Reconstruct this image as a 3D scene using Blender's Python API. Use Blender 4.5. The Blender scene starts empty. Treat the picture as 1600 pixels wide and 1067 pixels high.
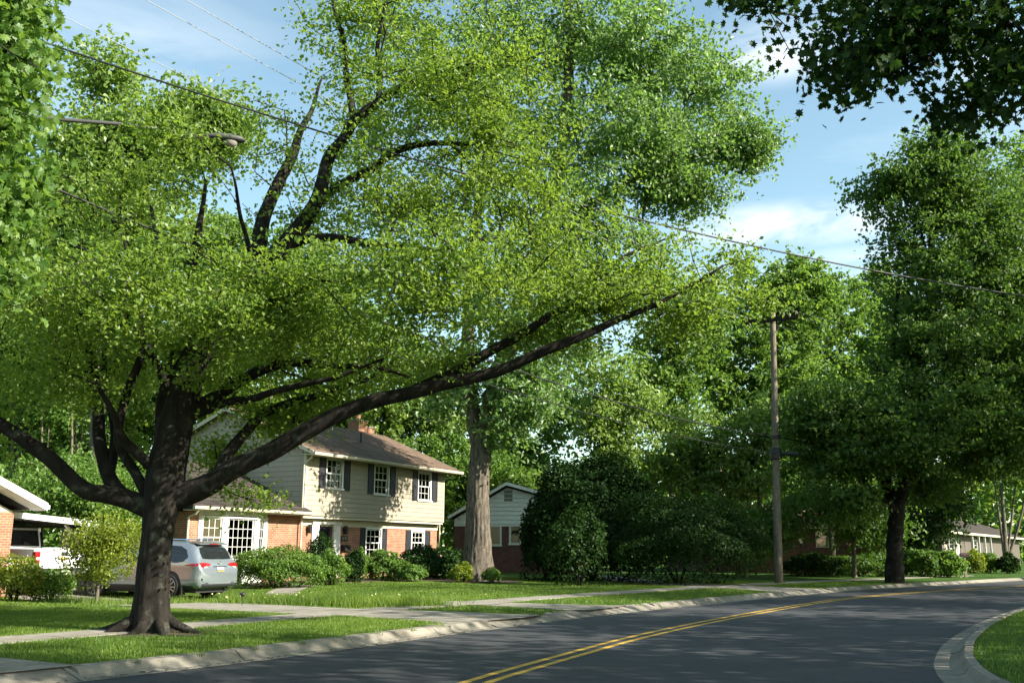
import bpy, bmesh, math, random
import numpy as np
from mathutils import Vector, Matrix, noise as mnoise
random.seed(7)
SC = bpy.context.scene
COL = SC.collection
R = math.radians

# ------------------------------------------------------------------ camera, sky, sun, exposure
CAM_H, FPX = 1.5, 1537.0
TILT, ROLL = math.atan(326.5 / FPX), R(0.25)
cam_d = bpy.data.cameras.new('camera'); cam = bpy.data.objects.new('camera', cam_d); COL.objects.link(cam)
cam_d.sensor_width = 36.0; cam_d.lens = 36.0 * FPX / 1600.0; cam_d.clip_start = 0.1; cam_d.clip_end = 3000
_r, _u, _f = np.array([1., 0, 0]), np.array([0, -math.sin(TILT), math.cos(TILT)]), np.array([0, math.cos(TILT), math.sin(TILT)])
CR = _r * math.cos(ROLL) + _u * math.sin(ROLL); CU = _u * math.cos(ROLL) - _r * math.sin(ROLL); CF = _f
cam.matrix_world = Matrix(((CR[0], CU[0], -CF[0], 0), (CR[1], CU[1], -CF[1], 0), (CR[2], CU[2], -CF[2], CAM_H), (0, 0, 0, 1)))
SC.camera = cam

SUN_EL, SUN_AZ = R(31), math.atan2(0.93, -0.37)          # azimuth clockwise from +Y
SKY_STRENGTH, SUN_STRENGTH, EXPOSURE = 0.092, 5.0, 1.56
w = bpy.data.worlds.new('World'); SC.world = w; w.use_nodes = True
nt = w.node_tree; nt.nodes.clear()
def nd(t, k, **kw):
    n = t.nodes.new(k)
    for a, b in kw.items(): setattr(n, a, b)
    return n
sky = nd(nt, 'ShaderNodeTexSky', sky_type='NISHITA', sun_disc=False, sun_elevation=SUN_EL, sun_rotation=SUN_AZ,
         air_density=1.0, dust_density=0.8, ozone_density=1.0, altitude=50)
tc = nd(nt, 'ShaderNodeTexCoord')
mp = nd(nt, 'ShaderNodeMapping'); mp.inputs['Scale'].default_value = (1.6, 1.6, 7.5); mp.inputs['Location'].default_value = (0.35, 0.2, 0.42)
nz = nd(nt, 'ShaderNodeTexNoise'); nz.inputs['Scale'].default_value = 1.5; nz.inputs['Detail'].default_value = 9; nz.inputs['Roughness'].default_value = 0.55; nz.inputs['Distortion'].default_value = 0.4
rp = nd(nt, 'ShaderNodeValToRGB'); rp.color_ramp.elements[0].position = 0.54; rp.color_ramp.elements[1].position = 0.78
def cloud_mask(direction, sx, sz):
    """soft bank of cloud round one direction of the sky"""
    s = nd(nt, 'ShaderNodeVectorMath', operation='SUBTRACT'); nt.links.new(tc.outputs['Generated'], s.inputs[0]); s.inputs[1].default_value = direction
    m_ = nd(nt, 'ShaderNodeVectorMath', operation='MULTIPLY'); nt.links.new(s.outputs[0], m_.inputs[0]); m_.inputs[1].default_value = (1 / sx, 1 / sx, 1 / sz)
    l_ = nd(nt, 'ShaderNodeVectorMath', operation='LENGTH'); nt.links.new(m_.outputs[0], l_.inputs[0])
    r_ = nd(nt, 'ShaderNodeMapRange', interpolation_type='SMOOTHSTEP'); nt.links.new(l_.outputs['Value'], r_.inputs['Value'])
    for k_, v_ in (('From Min', 1.0), ('From Max', 0.0), ('To Min', 0.0), ('To Max', 1.0)): r_.inputs[k_].default_value = v_
    return r_.outputs[0]
def vdir(px, py):
    d = CF + CR * ((px - 800) / FPX) + CU * ((533.5 - py) / FPX); return tuple(map(float, d / np.linalg.norm(d)))
def nmath(op, a, b):
    n_ = nd(nt, 'ShaderNodeMath', operation=op)
    for k_, v_ in enumerate((a, b)):
        if isinstance(v_, (int, float)): n_.inputs[k_].default_value = v_
        else: nt.links.new(v_, n_.inputs[k_])
    return n_.outputs[0]
banks = None
for (px_, py_, sx_, sz_, k_) in ((1205, 88, .10, .034, 1.1), (1235, 352, .16, .030, 1.3), (1330, 415, .22, .026, .9), (200, 60, .24, .10, .30), (1590, 95, .08, .03, .8)):
    b_ = nmath('MULTIPLY', cloud_mask(vdir(px_, py_), sx_, sz_), k_); banks = b_ if banks is None else nmath('MAXIMUM', banks, b_)
nz2 = nd(nt, 'ShaderNodeTexNoise'); nz2.inputs['Scale'].default_value = 5; nz2.inputs['Detail'].default_value = 8; nz2.inputs['Roughness'].default_value = .6; nz2.inputs['Distortion'].default_value = .6
mp2 = nd(nt, 'ShaderNodeMapping'); mp2.inputs['Scale'].default_value = (1, 1, 3.5); nt.links.new(tc.outputs['Generated'], mp2.inputs['Vector']); nt.links.new(mp2.outputs[0], nz2.inputs['Vector'])
rp2 = nd(nt, 'ShaderNodeMapRange', interpolation_type='SMOOTHSTEP'); nt.links.new(nz2.outputs['Fac'], rp2.inputs['Value']); rp2.inputs['From Min'].default_value = .30; rp2.inputs['From Max'].default_value = .68
wisps = nmath('MULTIPLY', banks, rp2.outputs[0]); veil = nmath('MULTIPLY', rp.outputs['Color'], .30)
mlt = nmath('MINIMUM', nmath('ADD', nmath('MULTIPLY', wisps, .85), veil), .9)
tint = nd(nt, 'ShaderNodeMixRGB', blend_type='MULTIPLY'); tint.inputs['Fac'].default_value = 1; tint.inputs['Color2'].default_value = (1.10, 1.17, .98, 1)
mx = nd(nt, 'ShaderNodeMixRGB'); mx.inputs['Color2'].default_value = (5.2, 5.4, 5.5, 1)
bg = nd(nt, 'ShaderNodeBackground'); bg.inputs['Strength'].default_value = SKY_STRENGTH
wo = nd(nt, 'ShaderNodeOutputWorld')
L = nt.links.new
L(tc.outputs['Generated'], mp.inputs['Vector']); L(mp.outputs[0], nz.inputs['Vector']); L(nz.outputs['Fac'], rp.inputs['Fac'])
L(sky.outputs[0], tint.inputs['Color1']); L(mlt, mx.inputs['Fac']); L(tint.outputs[0], mx.inputs['Color1'])
L(mx.outputs[0], bg.inputs['Color']); L(bg.outputs[0], wo.inputs['Surface'])
sun_d = bpy.data.lights.new('sun', 'SUN'); sun_d.energy = SUN_STRENGTH; sun_d.angle = R(0.5); sun_d.color = (1.0, 0.93, 0.80)
sun = bpy.data.objects.new('sun', sun_d); COL.objects.link(sun)
SDIR = Vector((math.sin(SUN_AZ) * math.cos(SUN_EL), math.cos(SUN_AZ) * math.cos(SUN_EL), math.sin(SUN_EL)))
sun.rotation_euler = SDIR.to_track_quat('Z', 'Y').to_euler(); sun.location = SDIR * 60
SC.view_settings.view_transform = 'Standard'; SC.view_settings.look = 'None'; SC.view_settings.exposure = EXPOSURE; SC.view_settings.gamma = 1
SC.render.engine = 'CYCLES'
cy = SC.cycles
cy.max_bounces = 7; cy.diffuse_bounces = 4; cy.glossy_bounces = 3; cy.transmission_bounces = 5; cy.transparent_max_bounces = 8
cy.use_denoising = True; cy.sample_clamp_indirect = 6.0; cy.caustics_reflective = False; cy.caustics_refractive = False
try: cy.denoiser = 'OPENIMAGEDENOISE'
except Exception: pass

# ------------------------------------------------------------------ geometry of the place
def ray(px, py): return CF + CR * ((px - 800) / FPX) + CU * ((533.5 - py) / FPX)
def at(px, py, Y):
    d = ray(px, py); return np.array([0, 0, CAM_H]) + d * (Y / d[1])
def proj(P):
    q = np.atleast_2d(np.asarray(P, float)) - np.array([0, 0, CAM_H]); w_ = q @ CF
    return np.stack([800 + FPX * (q @ CR) / w_, 533.5 - FPX * (q @ CU) / w_, w_], 1)
def resample(pts, step):
    pts = np.asarray(pts, float); d = np.r_[0, np.cumsum(np.linalg.norm(np.diff(pts, axis=0), axis=1))]
    n = max(2, int(math.ceil(d[-1] / step)) + 1); s = np.linspace(0, d[-1], n)
    return np.stack([np.interp(s, d, pts[:, k]) for k in range(pts.shape[1])], 1)
def smooth(pts, it=2):
    pts = np.asarray(pts, float)
    for _ in range(it):
        q = [pts[0]]
        for a, b in zip(pts[:-1], pts[1:]): q += [a * .75 + b * .25, a * .25 + b * .75]
        q.append(pts[-1]); pts = np.array(q)
    return pts
KL = smooth([(-30, -90), (-17, -38), (-13.2, -14), (-10.2, 0), (-8.0, 6.5), (-6.3, 9.6), (-4.95, 11.9), (-3.7, 13.7), (-2.8, 15.3), (-2.0, 16.8), (-1.1, 18.5), (-.1, 20.3), (.85, 22), (1.8, 23.6), (3.3, 25.8), (4.9, 28.2), (6.9, 31.1), (9.35, 34.6), (12, 38.2), (14.9, 41.8), (18.9, 46.0), (23.7, 51), (29.4, 57), (37, 63), (52, 72), (90, 90), (300, 170)])
KR = smooth([(-15, -90), (-7, -38), (-1.5, -14), (1.6, -2), (3.6, 5.5), (4.5, 9.6), (5.05, 12.1), (5.7, 13.9), (6.15, 14.9), (7.0, 16.7), (8.04, 18.6), (9.9, 21.8), (12.1, 25.2), (15.1, 29.7), (19, 34.6), (25, 41), (33, 48), (44, 56), (60, 65), (95, 81), (300, 152)])
YL = smooth([(-18, -70), (-8, -22), (-4.8, -6), (-3.2, 2), (-1.9, 7.5), (-.46, 11.94), (.56, 14.35), (2.36, 18.6), (5.37, 24.25), (10.57, 33.0), (14.33, 37.6), (18.9, 42.5), (23.6, 47), (31, 53.2), (41, 60), (56, 68.4), (92, 85), (300, 161)])
KLd = resample(KL, .5)
def dist_poly(P, poly):
    P = np.atleast_2d(P)[:, :2]; out = np.full(len(P), 1e9)
    a, b = poly[:-1], poly[1:]; ab = b - a; l2 = (ab ** 2).sum(1)
    for i0 in range(0, len(P), 4000):
        q = P[i0:i0 + 4000, None, :]
        t = np.clip(((q - a) * ab).sum(2) / l2, 0, 1)
        dd = np.linalg.norm(q - (a + t[..., None] * ab), axis=2)
        out[i0:i0 + 4000] = dd.min(1)
    return out
_HD = [0, .5, 3, 8, 14, 30, 80, 400]; _HZ = [.10, .125, .16, .20, .28, .36, .5, .6]
KLc = resample(KL[(KL[:, 1] > -40) & (KL[:, 0] < 100)], 1.0)
def dip(P):
    """the drive lies a little lower than the lawns on either side"""
    return .27 * np.exp(-((P[:, 0] + 11.0) / 5.2) ** 2 - ((P[:, 1] - 30.5) / 5.0) ** 2)
def gz(x, y=None):
    """height of the left-hand lawn above the road"""
    if y is None: P = np.atleast_2d(x)
    else: P = np.array([[x, y]], float)
    z = np.interp(dist_poly(P, KLc), _HD, _HZ) - dip(P)
    return z if y is None else float(z[0])
def ground(px, py):
    z = .2
    for _ in range(6):
        d = ray(px, py); p = np.array([0, 0, CAM_H]) + d * ((z - CAM_H) / d[2]); z = gz(p[0], p[1])
    return p

# ------------------------------------------------------------------ object helpers
def tag(o, label=None, cat=None, group=None, kind=None):
    if label: o['label'] = label
    if cat: o['category'] = cat
    if group: o['group'] = group
    if kind: o['kind'] = kind
    return o
def empty(name, loc=(0, 0, 0), rz=0.0, label=None, cat=None, group=None, kind=None):
    o = bpy.data.objects.new(name, None); COL.objects.link(o); o.location = tuple(map(float, loc)); o.rotation_euler = (0, 0, rz); o.empty_display_size = .3
    return tag(o, label, cat, group, kind)
def link(name, me, parent=None, loc=None, rot=None):
    o = bpy.data.objects.new(name, me); COL.objects.link(o)
    if parent: o.parent = parent
    if loc is not None: o.location = tuple(map(float, loc))
    if rot is not None: o.rotation_euler = rot
    return o
def fast_mesh(name, V, faces, mat, smooth_=False, rnd=None):
    """V (N,3); faces: list of int arrays (M,k)"""
    me = bpy.data.meshes.new(name)
    V = np.ascontiguousarray(V, np.float32)
    if isinstance(faces, np.ndarray): faces = [faces]
    faces = [np.asarray(f, np.int32) for f in faces if len(f)]
    me.vertices.add(len(V)); me.vertices.foreach_set('co', V.ravel())
    loops = np.concatenate([f.ravel() for f in faces]); tot = np.concatenate([np.full(len(f), f.shape[1], np.int32) for f in faces])
    st = np.r_[0, np.cumsum(tot)[:-1]].astype(np.int32)
    me.loops.add(len(loops)); me.loops.foreach_set('vertex_index', loops)
    me.polygons.add(len(tot)); me.polygons.foreach_set('loop_start', st); me.polygons.foreach_set('loop_total', tot)
    me.polygons.foreach_set('use_smooth', np.full(len(tot), smooth_, bool))
    if rnd is not None:
        a = me.attributes.new('rnd', 'FLOAT', 'POINT'); a.data.foreach_set('value', np.ascontiguousarray(rnd, np.float32))
    me.update(calc_edges=True); me.validate()
    if mat: me.materials.append(mat)
    return me
class MB:
    """collects shapes for ONE mesh object"""
    def __init__(s): s.v = []; s.f = []; s.m = []; s.cur = 0
    def add(s, vs, fs):
        b = len(s.v); s.v += [tuple(map(float, p)) for p in vs]; s.f += [tuple(b + i for i in f) for f in fs]; s.m += [s.cur] * len(fs); return s
    def box(s, c, d, rot=None):
        x, y, z = d[0] / 2, d[1] / 2, d[2] / 2
        vs = [Vector((i * x, j * y, k * z)) for k in (-1, 1) for j in (-1, 1) for i in (-1, 1)]
        if rot is not None: vs = [rot @ v for v in vs]
        c = Vector(tuple(map(float, c)))
        return s.add([v + c for v in vs], [(0, 2, 3, 1), (4, 5, 7, 6), (0, 1, 5, 4), (2, 6, 7, 3), (0, 4, 6, 2), (1, 3, 7, 5)])
    def bb(s, x0, x1, y0, y1, z0, z1): return s.box(((x0 + x1) / 2, (y0 + y1) / 2, (z0 + z1) / 2), (abs(x1 - x0), abs(y1 - y0), abs(z1 - z0)))
    def beam(s, a, b, wd, ht):
        a, b = Vector(tuple(map(float, a))), Vector(tuple(map(float, b))); d = b - a
        q = d.to_track_quat('X', 'Z').to_matrix()
        return s.box((a + b) / 2, (d.length, wd, ht), q)
    def tube(s, pts, rad, n=8, cap=True):
        pts = [Vector(tuple(map(float, p))) for p in pts]
        if not hasattr(rad, '__len__'): rad = [rad] * len(pts)
        vs, fs = [], []; side = None
        for i, p in enumerate(pts):
            t = (pts[min(i + 1, len(pts) - 1)] - pts[max(i - 1, 0)]).normalized()
            if side is None: side = t.orthogonal().normalized()
            else:
                side = side - t * side.dot(t); side = side.normalized() if side.length > 1e-6 else t.orthogonal().normalized()
            b2 = t.cross(side)
            for k in range(n):
                a = 2 * math.pi * k / n; vs.append(p + (side * math.cos(a) + b2 * math.sin(a)) * rad[i])
        for i in range(len(pts) - 1):
            for k in range(n):
                fs.append((i * n + k, i * n + (k + 1) % n, (i + 1) * n + (k + 1) % n, (i + 1) * n + k))
        if cap: fs.append(tuple(range(n - 1, -1, -1))); fs.append(tuple((len(pts) - 1) * n + k for k in range(n)))
        return s.add(vs, fs)
    def prism(s, poly, axis, a0, a1):
        """poly of 2-D points extruded along axis 'x','y' or 'z'"""
        n = len(poly)
        def mk(p, a): return (a, p[0], p[1]) if axis == 'x' else (p[0], a, p[1]) if axis == 'y' else (p[0], p[1], a)
        return s.add([mk(p, a0) for p in poly] + [mk(p, a1) for p in poly], [tuple(range(n))[::-1], tuple(range(n, 2 * n))] + [(i, (i + 1) % n, n + (i + 1) % n, n + i) for i in range(n)])
    def lathe(s, prof, n=20, axis='y', c=(0, 0, 0), cap=True):
        """prof: (offset along axis, radius)"""
        vs, fs = [], []
        for (a, r) in prof:
            for k in range(n):
                t = 2 * math.pi * k / n; u, v_ = r * math.cos(t), r * math.sin(t)
                p = (u, a, v_) if axis == 'y' else (u, v_, a) if axis == 'z' else (a, u, v_)
                vs.append((p[0] + c[0], p[1] + c[1], p[2] + c[2]))
        for i in range(len(prof) - 1):
            for k in range(n): fs.append((i * n + k, i * n + (k + 1) % n, (i + 1) * n + (k + 1) % n, (i + 1) * n + k))
        if cap: fs.append(tuple(range(n))); fs.append(tuple((len(prof) - 1) * n + k for k in range(n)))
        return s.add(vs, fs)
    def mesh(s, name, mats, smooth_=False, bevel=0):
        me = bpy.data.meshes.new(name); me.from_pydata(s.v, [], s.f)
        bm = bmesh.new(); bm.from_mesh(me); bmesh.ops.recalc_face_normals(bm, faces=bm.faces)
        if bevel: bmesh.ops.bevel(bm, geom=[e for e in bm.edges if e.is_manifold and e.calc_face_angle(0) > .5], offset=bevel, segments=1, affect='EDGES', clamp_overlap=True)
        bm.to_mesh(me); bm.free()
        if not isinstance(mats, (list, tuple)): mats = [mats]
        for m in mats: me.materials.append(m)
        if len(mats) > 1 and not bevel: me.polygons.foreach_set('material_index', s.m)
        if smooth_: me.polygons.foreach_set('use_smooth', [True] * len(me.polygons))
        me.update(); return me
    def obj(s, name, mats, parent=None, smooth_=False, bevel=0, loc=None, rot=None): return link(name, s.mesh(name, mats, smooth_, bevel), parent, loc, rot)

# ------------------------------------------------------------------ materials
M = {}
def mat(name):
    m = bpy.data.materials.new(name); m.use_nodes = True; m.node_tree.nodes.clear(); M[name] = m
    t = m.node_tree; o = nd(t, 'ShaderNodeOutputMaterial'); return m, t, o
def noise_ramp(t, vec, scale, detail, stops, rough=.6):
    n = nd(t, 'ShaderNodeTexNoise'); n.inputs['Scale'].default_value = scale; n.inputs['Detail'].default_value = detail; n.inputs['Roughness'].default_value = rough
    if vec is not None: t.links.new(vec, n.inputs['Vector'])
    r = nd(t, 'ShaderNodeValToRGB'); el = r.color_ramp.elements
    while len(el) < len(stops): el.new(.5)
    for e, (p, c) in zip(el, stops): e.position = p; e.color = (*c, 1) if len(c) == 3 else c
    t.links.new(n.outputs['Fac'], r.inputs['Fac']); return n, r
def mixc(t, a, b, fac, mode='MIX'):
    x = nd(t, 'ShaderNodeMixRGB', blend_type=mode)
    for s, v in (('Color1', a), ('Color2', b), ('Fac', fac)):
        if hasattr(v, 'is_linked') or hasattr(v, 'links'): t.links.new(v, x.inputs[s])
        elif isinstance(v, (int, float)): x.inputs[s].default_value = v
        else: x.inputs[s].default_value = (*v, 1)
    return x.outputs[0]
def g3(v): return (v, v, v)
def simple(name, col, rough=.6, var=.12, scale=6, bump=0, bscale=40, metal=0, spec=.4, stretch=(1, 1, 1), dirt=None, coat=0):
    """noise-varied coloured surface"""
    m, t, o = mat(name); b = nd(t, 'ShaderNodeBsdfPrincipled'); c = nd(t, 'ShaderNodeTexCoord')
    mpn = nd(t, 'ShaderNodeMapping'); mpn.inputs['Scale'].default_value = stretch; t.links.new(c.outputs['Object'], mpn.inputs['Vector'])
    lo = tuple(x * (1 - var) for x in col); hi = tuple(min(1, x * (1 + var)) for x in col)
    n, r = noise_ramp(t, mpn.outputs[0], scale, 6, [(.3, lo), (.7, hi)])
    cc = r.outputs[0]
    if dirt:
        n2, r2 = noise_ramp(t, mpn.outputs[0], scale * .37, 8, [(.45, g3(0)), (.72, g3(1))]); cc = mixc(t, cc, dirt, r2.outputs[0])
    t.links.new(cc, b.inputs['Base Color']); b.inputs['Roughness'].default_value = rough; b.inputs['Metallic'].default_value = metal; b.inputs['Specular IOR Level'].default_value = spec
    if coat: b.inputs['Coat Weight'].default_value = coat; b.inputs['Coat Roughness'].default_value = .05
    if bump:
        n3 = nd(t, 'ShaderNodeTexNoise'); n3.inputs['Scale'].default_value = bscale; n3.inputs['Detail'].default_value = 5; t.links.new(mpn.outputs[0], n3.inputs['Vector'])
        bp = nd(t, 'ShaderNodeBump'); bp.inputs['Strength'].default_value = bump; bp.inputs['Distance'].default_value = .02; t.links.new(n3.outputs['Fac'], bp.inputs['Height']); t.links.new(bp.outputs[0], b.inputs['Normal'])
    t.links.new(b.outputs[0], o.inputs['Surface']); return m
def leafmat(name, dark, light, trans, tfac=.42, gloss=.06, tip=None):
    m, t, o = mat(name)
    a = nd(t, 'ShaderNodeAttribute', attribute_name='rnd')
    r = nd(t, 'ShaderNodeValToRGB'); el = r.color_ramp.elements
    el[0].position = .12; el[0].color = (*dark, 1); el[1].position = .88; el[1].color = (*light, 1)
    t.links.new(a.outputs['Fac'], r.inputs['Fac'])
    col = r.outputs[0]
    d = nd(t, 'ShaderNodeBsdfDiffuse'); t.links.new(col, d.inputs['Color'])
    tr = nd(t, 'ShaderNodeBsdfTranslucent'); t.links.new(mixc(t, col, trans, .65), tr.inputs['Color'])
    ms = nd(t, 'ShaderNodeMixShader'); ms.inputs[0].default_value = tfac; t.links.new(d.outputs[0], ms.inputs[1]); t.links.new(tr.outputs[0], ms.inputs[2])
    gl = nd(t, 'ShaderNodeBsdfGlossy'); gl.inputs['Roughness'].default_value = .5; gl.inputs['Color'].default_value = (1, 1, 1, 1)
    m2 = nd(t, 'ShaderNodeMixShader'); m2.inputs[0].default_value = gloss; t.links.new(ms.outputs[0], m2.inputs[1]); t.links.new(gl.outputs[0], m2.inputs[2])
    t.links.new(m2.outputs[0], o.inputs['Surface']); return m
def barkmat(name, c1, c2, sc=9, lichen=None):
    m, t, o = mat(name); b = nd(t, 'ShaderNodeBsdfPrincipled'); c = nd(t, 'ShaderNodeTexCoord')
    mp_ = nd(t, 'ShaderNodeMapping'); mp_.inputs['Scale'].default_value = (1, 1, .22); t.links.new(c.outputs['Object'], mp_.inputs['Vector'])
    n, r = noise_ramp(t, mp_.outputs[0], sc, 9, [(.32, c1), (.68, c2)], .7)
    cc = r.outputs[0]
    if lichen:
        n2, r2 = noise_ramp(t, c.outputs['Object'], 4.5, 7, [(.56, g3(0)), (.66, g3(1))]); cc = mixc(t, cc, lichen, r2.outputs[0])
    t.links.new(cc, b.inputs['Base Color']); b.inputs['Roughness'].default_value = .95; b.inputs['Specular IOR Level'].default_value = .15
    bp = nd(t, 'ShaderNodeBump'); bp.inputs['Strength'].default_value = .9; bp.inputs['Distance'].default_value = .03
    t.links.new(n.outputs['Fac'], bp.inputs['Height']); t.links.new(bp.outputs[0], b.inputs['Normal']); t.links.new(b.outputs[0], o.inputs['Surface']); return m
def brickmat(name, c1, c2, mortar, bw=.205, bh=.072, bump=.5, rough=.85, off=.5, mort=.010):
    m, t, o = mat(name); b = nd(t, 'ShaderNodeBsdfPrincipled'); c = nd(t, 'ShaderNodeTexCoord')
    sp = nd(t, 'ShaderNodeSeparateXYZ'); t.links.new(c.outputs['Object'], sp.inputs[0])
    ad = nd(t, 'ShaderNodeMath', operation='ADD'); t.links.new(sp.outputs['X'], ad.inputs[0]); t.links.new(sp.outputs['Y'], ad.inputs[1])
    cb = nd(t, 'ShaderNodeCombineXYZ'); t.links.new(ad.outputs[0], cb.inputs['X']); t.links.new(sp.outputs['Z'], cb.inputs['Y'])
    br = nd(t, 'ShaderNodeTexBrick'); br.inputs['Scale'].default_value = 1; br.inputs['Brick Width'].default_value = bw; br.inputs['Row Height'].default_value = bh
    br.inputs['Mortar Size'].default_value = mort; br.inputs['Mortar Smooth'].default_value = .3; br.offset = off
    br.inputs['Color1'].default_value = (*c1, 1); br.inputs['Color2'].default_value = (*c2, 1); br.inputs['Mortar'].default_value = (*mortar, 1)
    t.links.new(cb.outputs[0], br.inputs['Vector'])
    n, r = noise_ramp(t, c.outputs['Object'], 2.2, 6, [(.25, g3(.72)), (.75, g3(1.2))])
    cc = mixc(t, br.outputs['Color'], r.outputs[0], 1.0, 'MULTIPLY')
    t.links.new(cc, b.inputs['Base Color']); b.inputs['Roughness'].default_value = rough; b.inputs['Specular IOR Level'].default_value = .2
    iv = nd(t, 'ShaderNodeMath', operation='SUBTRACT'); iv.inputs[0].default_value = 1; t.links.new(br.outputs['Fac'], iv.inputs[1])
    bp = nd(t, 'ShaderNodeBump'); bp.inputs['Strength'].default_value = bump; bp.inputs['Distance'].default_value = .012
    t.links.new(iv.outputs[0], bp.inputs['Height']); t.links.new(bp.outputs[0], b.inputs['Normal']); t.links.new(b.outputs[0], o.inputs['Surface']); return m

# asphalt
m, t, o = mat('asphalt'); b = nd(t, 'ShaderNodeBsdfPrincipled'); c = nd(t, 'ShaderNodeTexCoord')
n1, r1 = noise_ramp(t, c.outputs['Object'], 90, 4, [(.3, (.026, .027, .030)), (.72, (.064, .066, .073))], .8)
n2, r2 = noise_ramp(t, c.outputs['Object'], .35, 7, [(.3, g3(.72)), (.7, g3(1.18))])
cc = mixc(t, r1.outputs[0], r2.outputs[0], 1.0, 'MULTIPLY')
n4, r4 = noise_ramp(t, c.outputs['Object'], 420, 2, [(.66, g3(0)), (.74, g3(1))]); cc = mixc(t, cc, (.17, .17, .17), r4.outputs[0])
vo = nd(t, 'ShaderNodeTexVoronoi', feature='DISTANCE_TO_EDGE'); vo.inputs['Scale'].default_value = .33; wn = nd(t, 'ShaderNodeTexNoise'); wn.inputs['Scale'].default_value = 1.4; wn.inputs['Detail'].default_value = 6; t.links.new(c.outputs['Object'], wn.inputs['Vector'])
av = nd(t, 'ShaderNodeMixRGB'); av.inputs['Fac'].default_value = .35; t.links.new(c.outputs['Object'], av.inputs['Color1']); t.links.new(wn.outputs['Color'], av.inputs['Color2']); t.links.new(av.outputs[0], vo.inputs['Vector'])
cr = nd(t, 'ShaderNodeValToRGB'); cr.color_ramp.elements[0].position = .002; cr.color_ramp.elements[0].color = (.45, .45, .45, 1); cr.color_ramp.elements[1].position = .008; t.links.new(vo.outputs['Distance'], cr.inputs['Fac'])
cc = mixc(t, cc, cr.outputs[0], .75, 'MULTIPLY')
n5, r5 = noise_ramp(t, c.outputs['Object'], .9, 5, [(.60, g3(1)), (.70, g3(.72))]); cc = mixc(t, cc, r5.outputs[0], .8, 'MULTIPLY')
t.links.new(cc, b.inputs['Base Color']); b.inputs['Roughness'].default_value = .78; b.inputs['Specular IOR Level'].default_value = .38
n3 = nd(t, 'ShaderNodeTexNoise'); n3.inputs['Scale'].default_value = 160; n3.inputs['Detail'].default_value = 3; t.links.new(c.outputs['Object'], n3.inputs['Vector'])
bp = nd(t, 'ShaderNodeBump'); bp.inputs['Strength'].default_value = .5; bp.inputs['Distance'].default_value = .01; t.links.new(n3.outputs['Fac'], bp.inputs['Height']); t.links.new(bp.outputs[0], b.inputs['Normal']); t.links.new(b.outputs[0], o.inputs['Surface'])
# worn yellow paint
m, t, o = mat('yellow_paint'); b = nd(t, 'ShaderNodeBsdfPrincipled'); c = nd(t, 'ShaderNodeTexCoord')
n1, r1 = noise_ramp(t, c.outputs['Object'], 60, 6, [(.35, (.09, .085, .065)), (.49, (.56, .34, .04))], .75)
n2, r2 = noise_ramp(t, c.outputs['Object'], 1.2, 5, [(.3, g3(.8)), (.7, g3(1.1))])
t.links.new(mixc(t, r1.outputs[0], r2.outputs[0], 1, 'MULTIPLY'), b.inputs['Base Color']); b.inputs['Roughness'].default_value = .7; t.links.new(b.outputs[0], o.inputs['Surface'])
# lawn soil and turf
m, t, o = mat('turf'); b = nd(t, 'ShaderNodeBsdfPrincipled'); c = nd(t, 'ShaderNodeTexCoord')
n1, r1 = noise_ramp(t, c.outputs['Object'], 55, 6, [(.25, (.026, .068, .008)), (.75, (.065, .135, .016))], .8)
n2, r2 = noise_ramp(t, c.outputs['Object'], .55, 6, [(.35, g3(.78)), (.65, g3(1.12))])
cc = mixc(t, r1.outputs[0], r2.outputs[0], 1.0, 'MULTIPLY')
n4, r4 = noise_ramp(t, c.outputs['Object'], 1.7, 6, [(.6, g3(0)), (.8, g3(.45))]); cc = mixc(t, cc, (.13, .135, .035), r4.outputs[0])
t.links.new(cc, b.inputs['Base Color']); b.inputs['Roughness'].default_value = .9; b.inputs['Specular IOR Level'].default_value = .15
n3 = nd(t, 'ShaderNodeTexNoise'); n3.inputs['Scale'].default_value = 45; n3.inputs['Detail'].default_value = 6; t.links.new(c.outputs['Object'], n3.inputs['Vector'])
bp = nd(t, 'ShaderNodeBump'); bp.inputs['Strength'].default_value = 1; bp.inputs['Distance'].default_value = .06; t.links.new(n3.outputs['Fac'], bp.inputs['Height']); t.links.new(bp.outputs[0], b.inputs['Normal']); t.links.new(b.outputs[0], o.inputs['Surface'])
# glass
m, t, o = mat('window_glass'); tr = nd(t, 'ShaderNodeBsdfTransparent'); tr.inputs['Color'].default_value = (.80, .84, .83, 1)
gl = nd(t, 'ShaderNodeBsdfGlossy'); gl.inputs['Roughness'].default_value = .015; fr = nd(t, 'ShaderNodeFresnel'); fr.inputs['IOR'].default_value = 1.45
ms = nd(t, 'ShaderNodeMixShader'); t.links.new(fr.outputs[0], ms.inputs[0]); t.links.new(tr.outputs[0], ms.inputs[1]); t.links.new(gl.outputs[0], ms.inputs[2]); t.links.new(ms.outputs[0], o.inputs['Surface'])
simple('dark_glass', (.012, .014, .016), .04, .1, spec=.8)
simple('concrete', (.235, .215, .18), .9, .2, 4, .35, 60, dirt=(.145, .13, .10))
simple('concrete_kerb', (.215, .195, .16), .9, .12, 3, .15, 50, dirt=(.17, .15, .115))
t = M['concrete_kerb'].node_tree; b = [n for n in t.nodes if n.type == 'BSDF_PRINCIPLED'][0]; src = b.inputs['Base Color'].links[0].from_socket
oi = nd(t, 'ShaderNodeObjectInfo'); mr = nd(t, 'ShaderNodeMapRange'); t.links.new(oi.outputs['Random'], mr.inputs['Value']); mr.inputs['To Min'].default_value = .72; mr.inputs['To Max'].default_value = 1.08
t.links.new(mixc(t, src, mr.outputs[0], 1.0, 'MULTIPLY'), b.inputs['Base Color'])
simple('joint_soil', (.06, .055, .035), .95, .3, 12, .6, 30)
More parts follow.
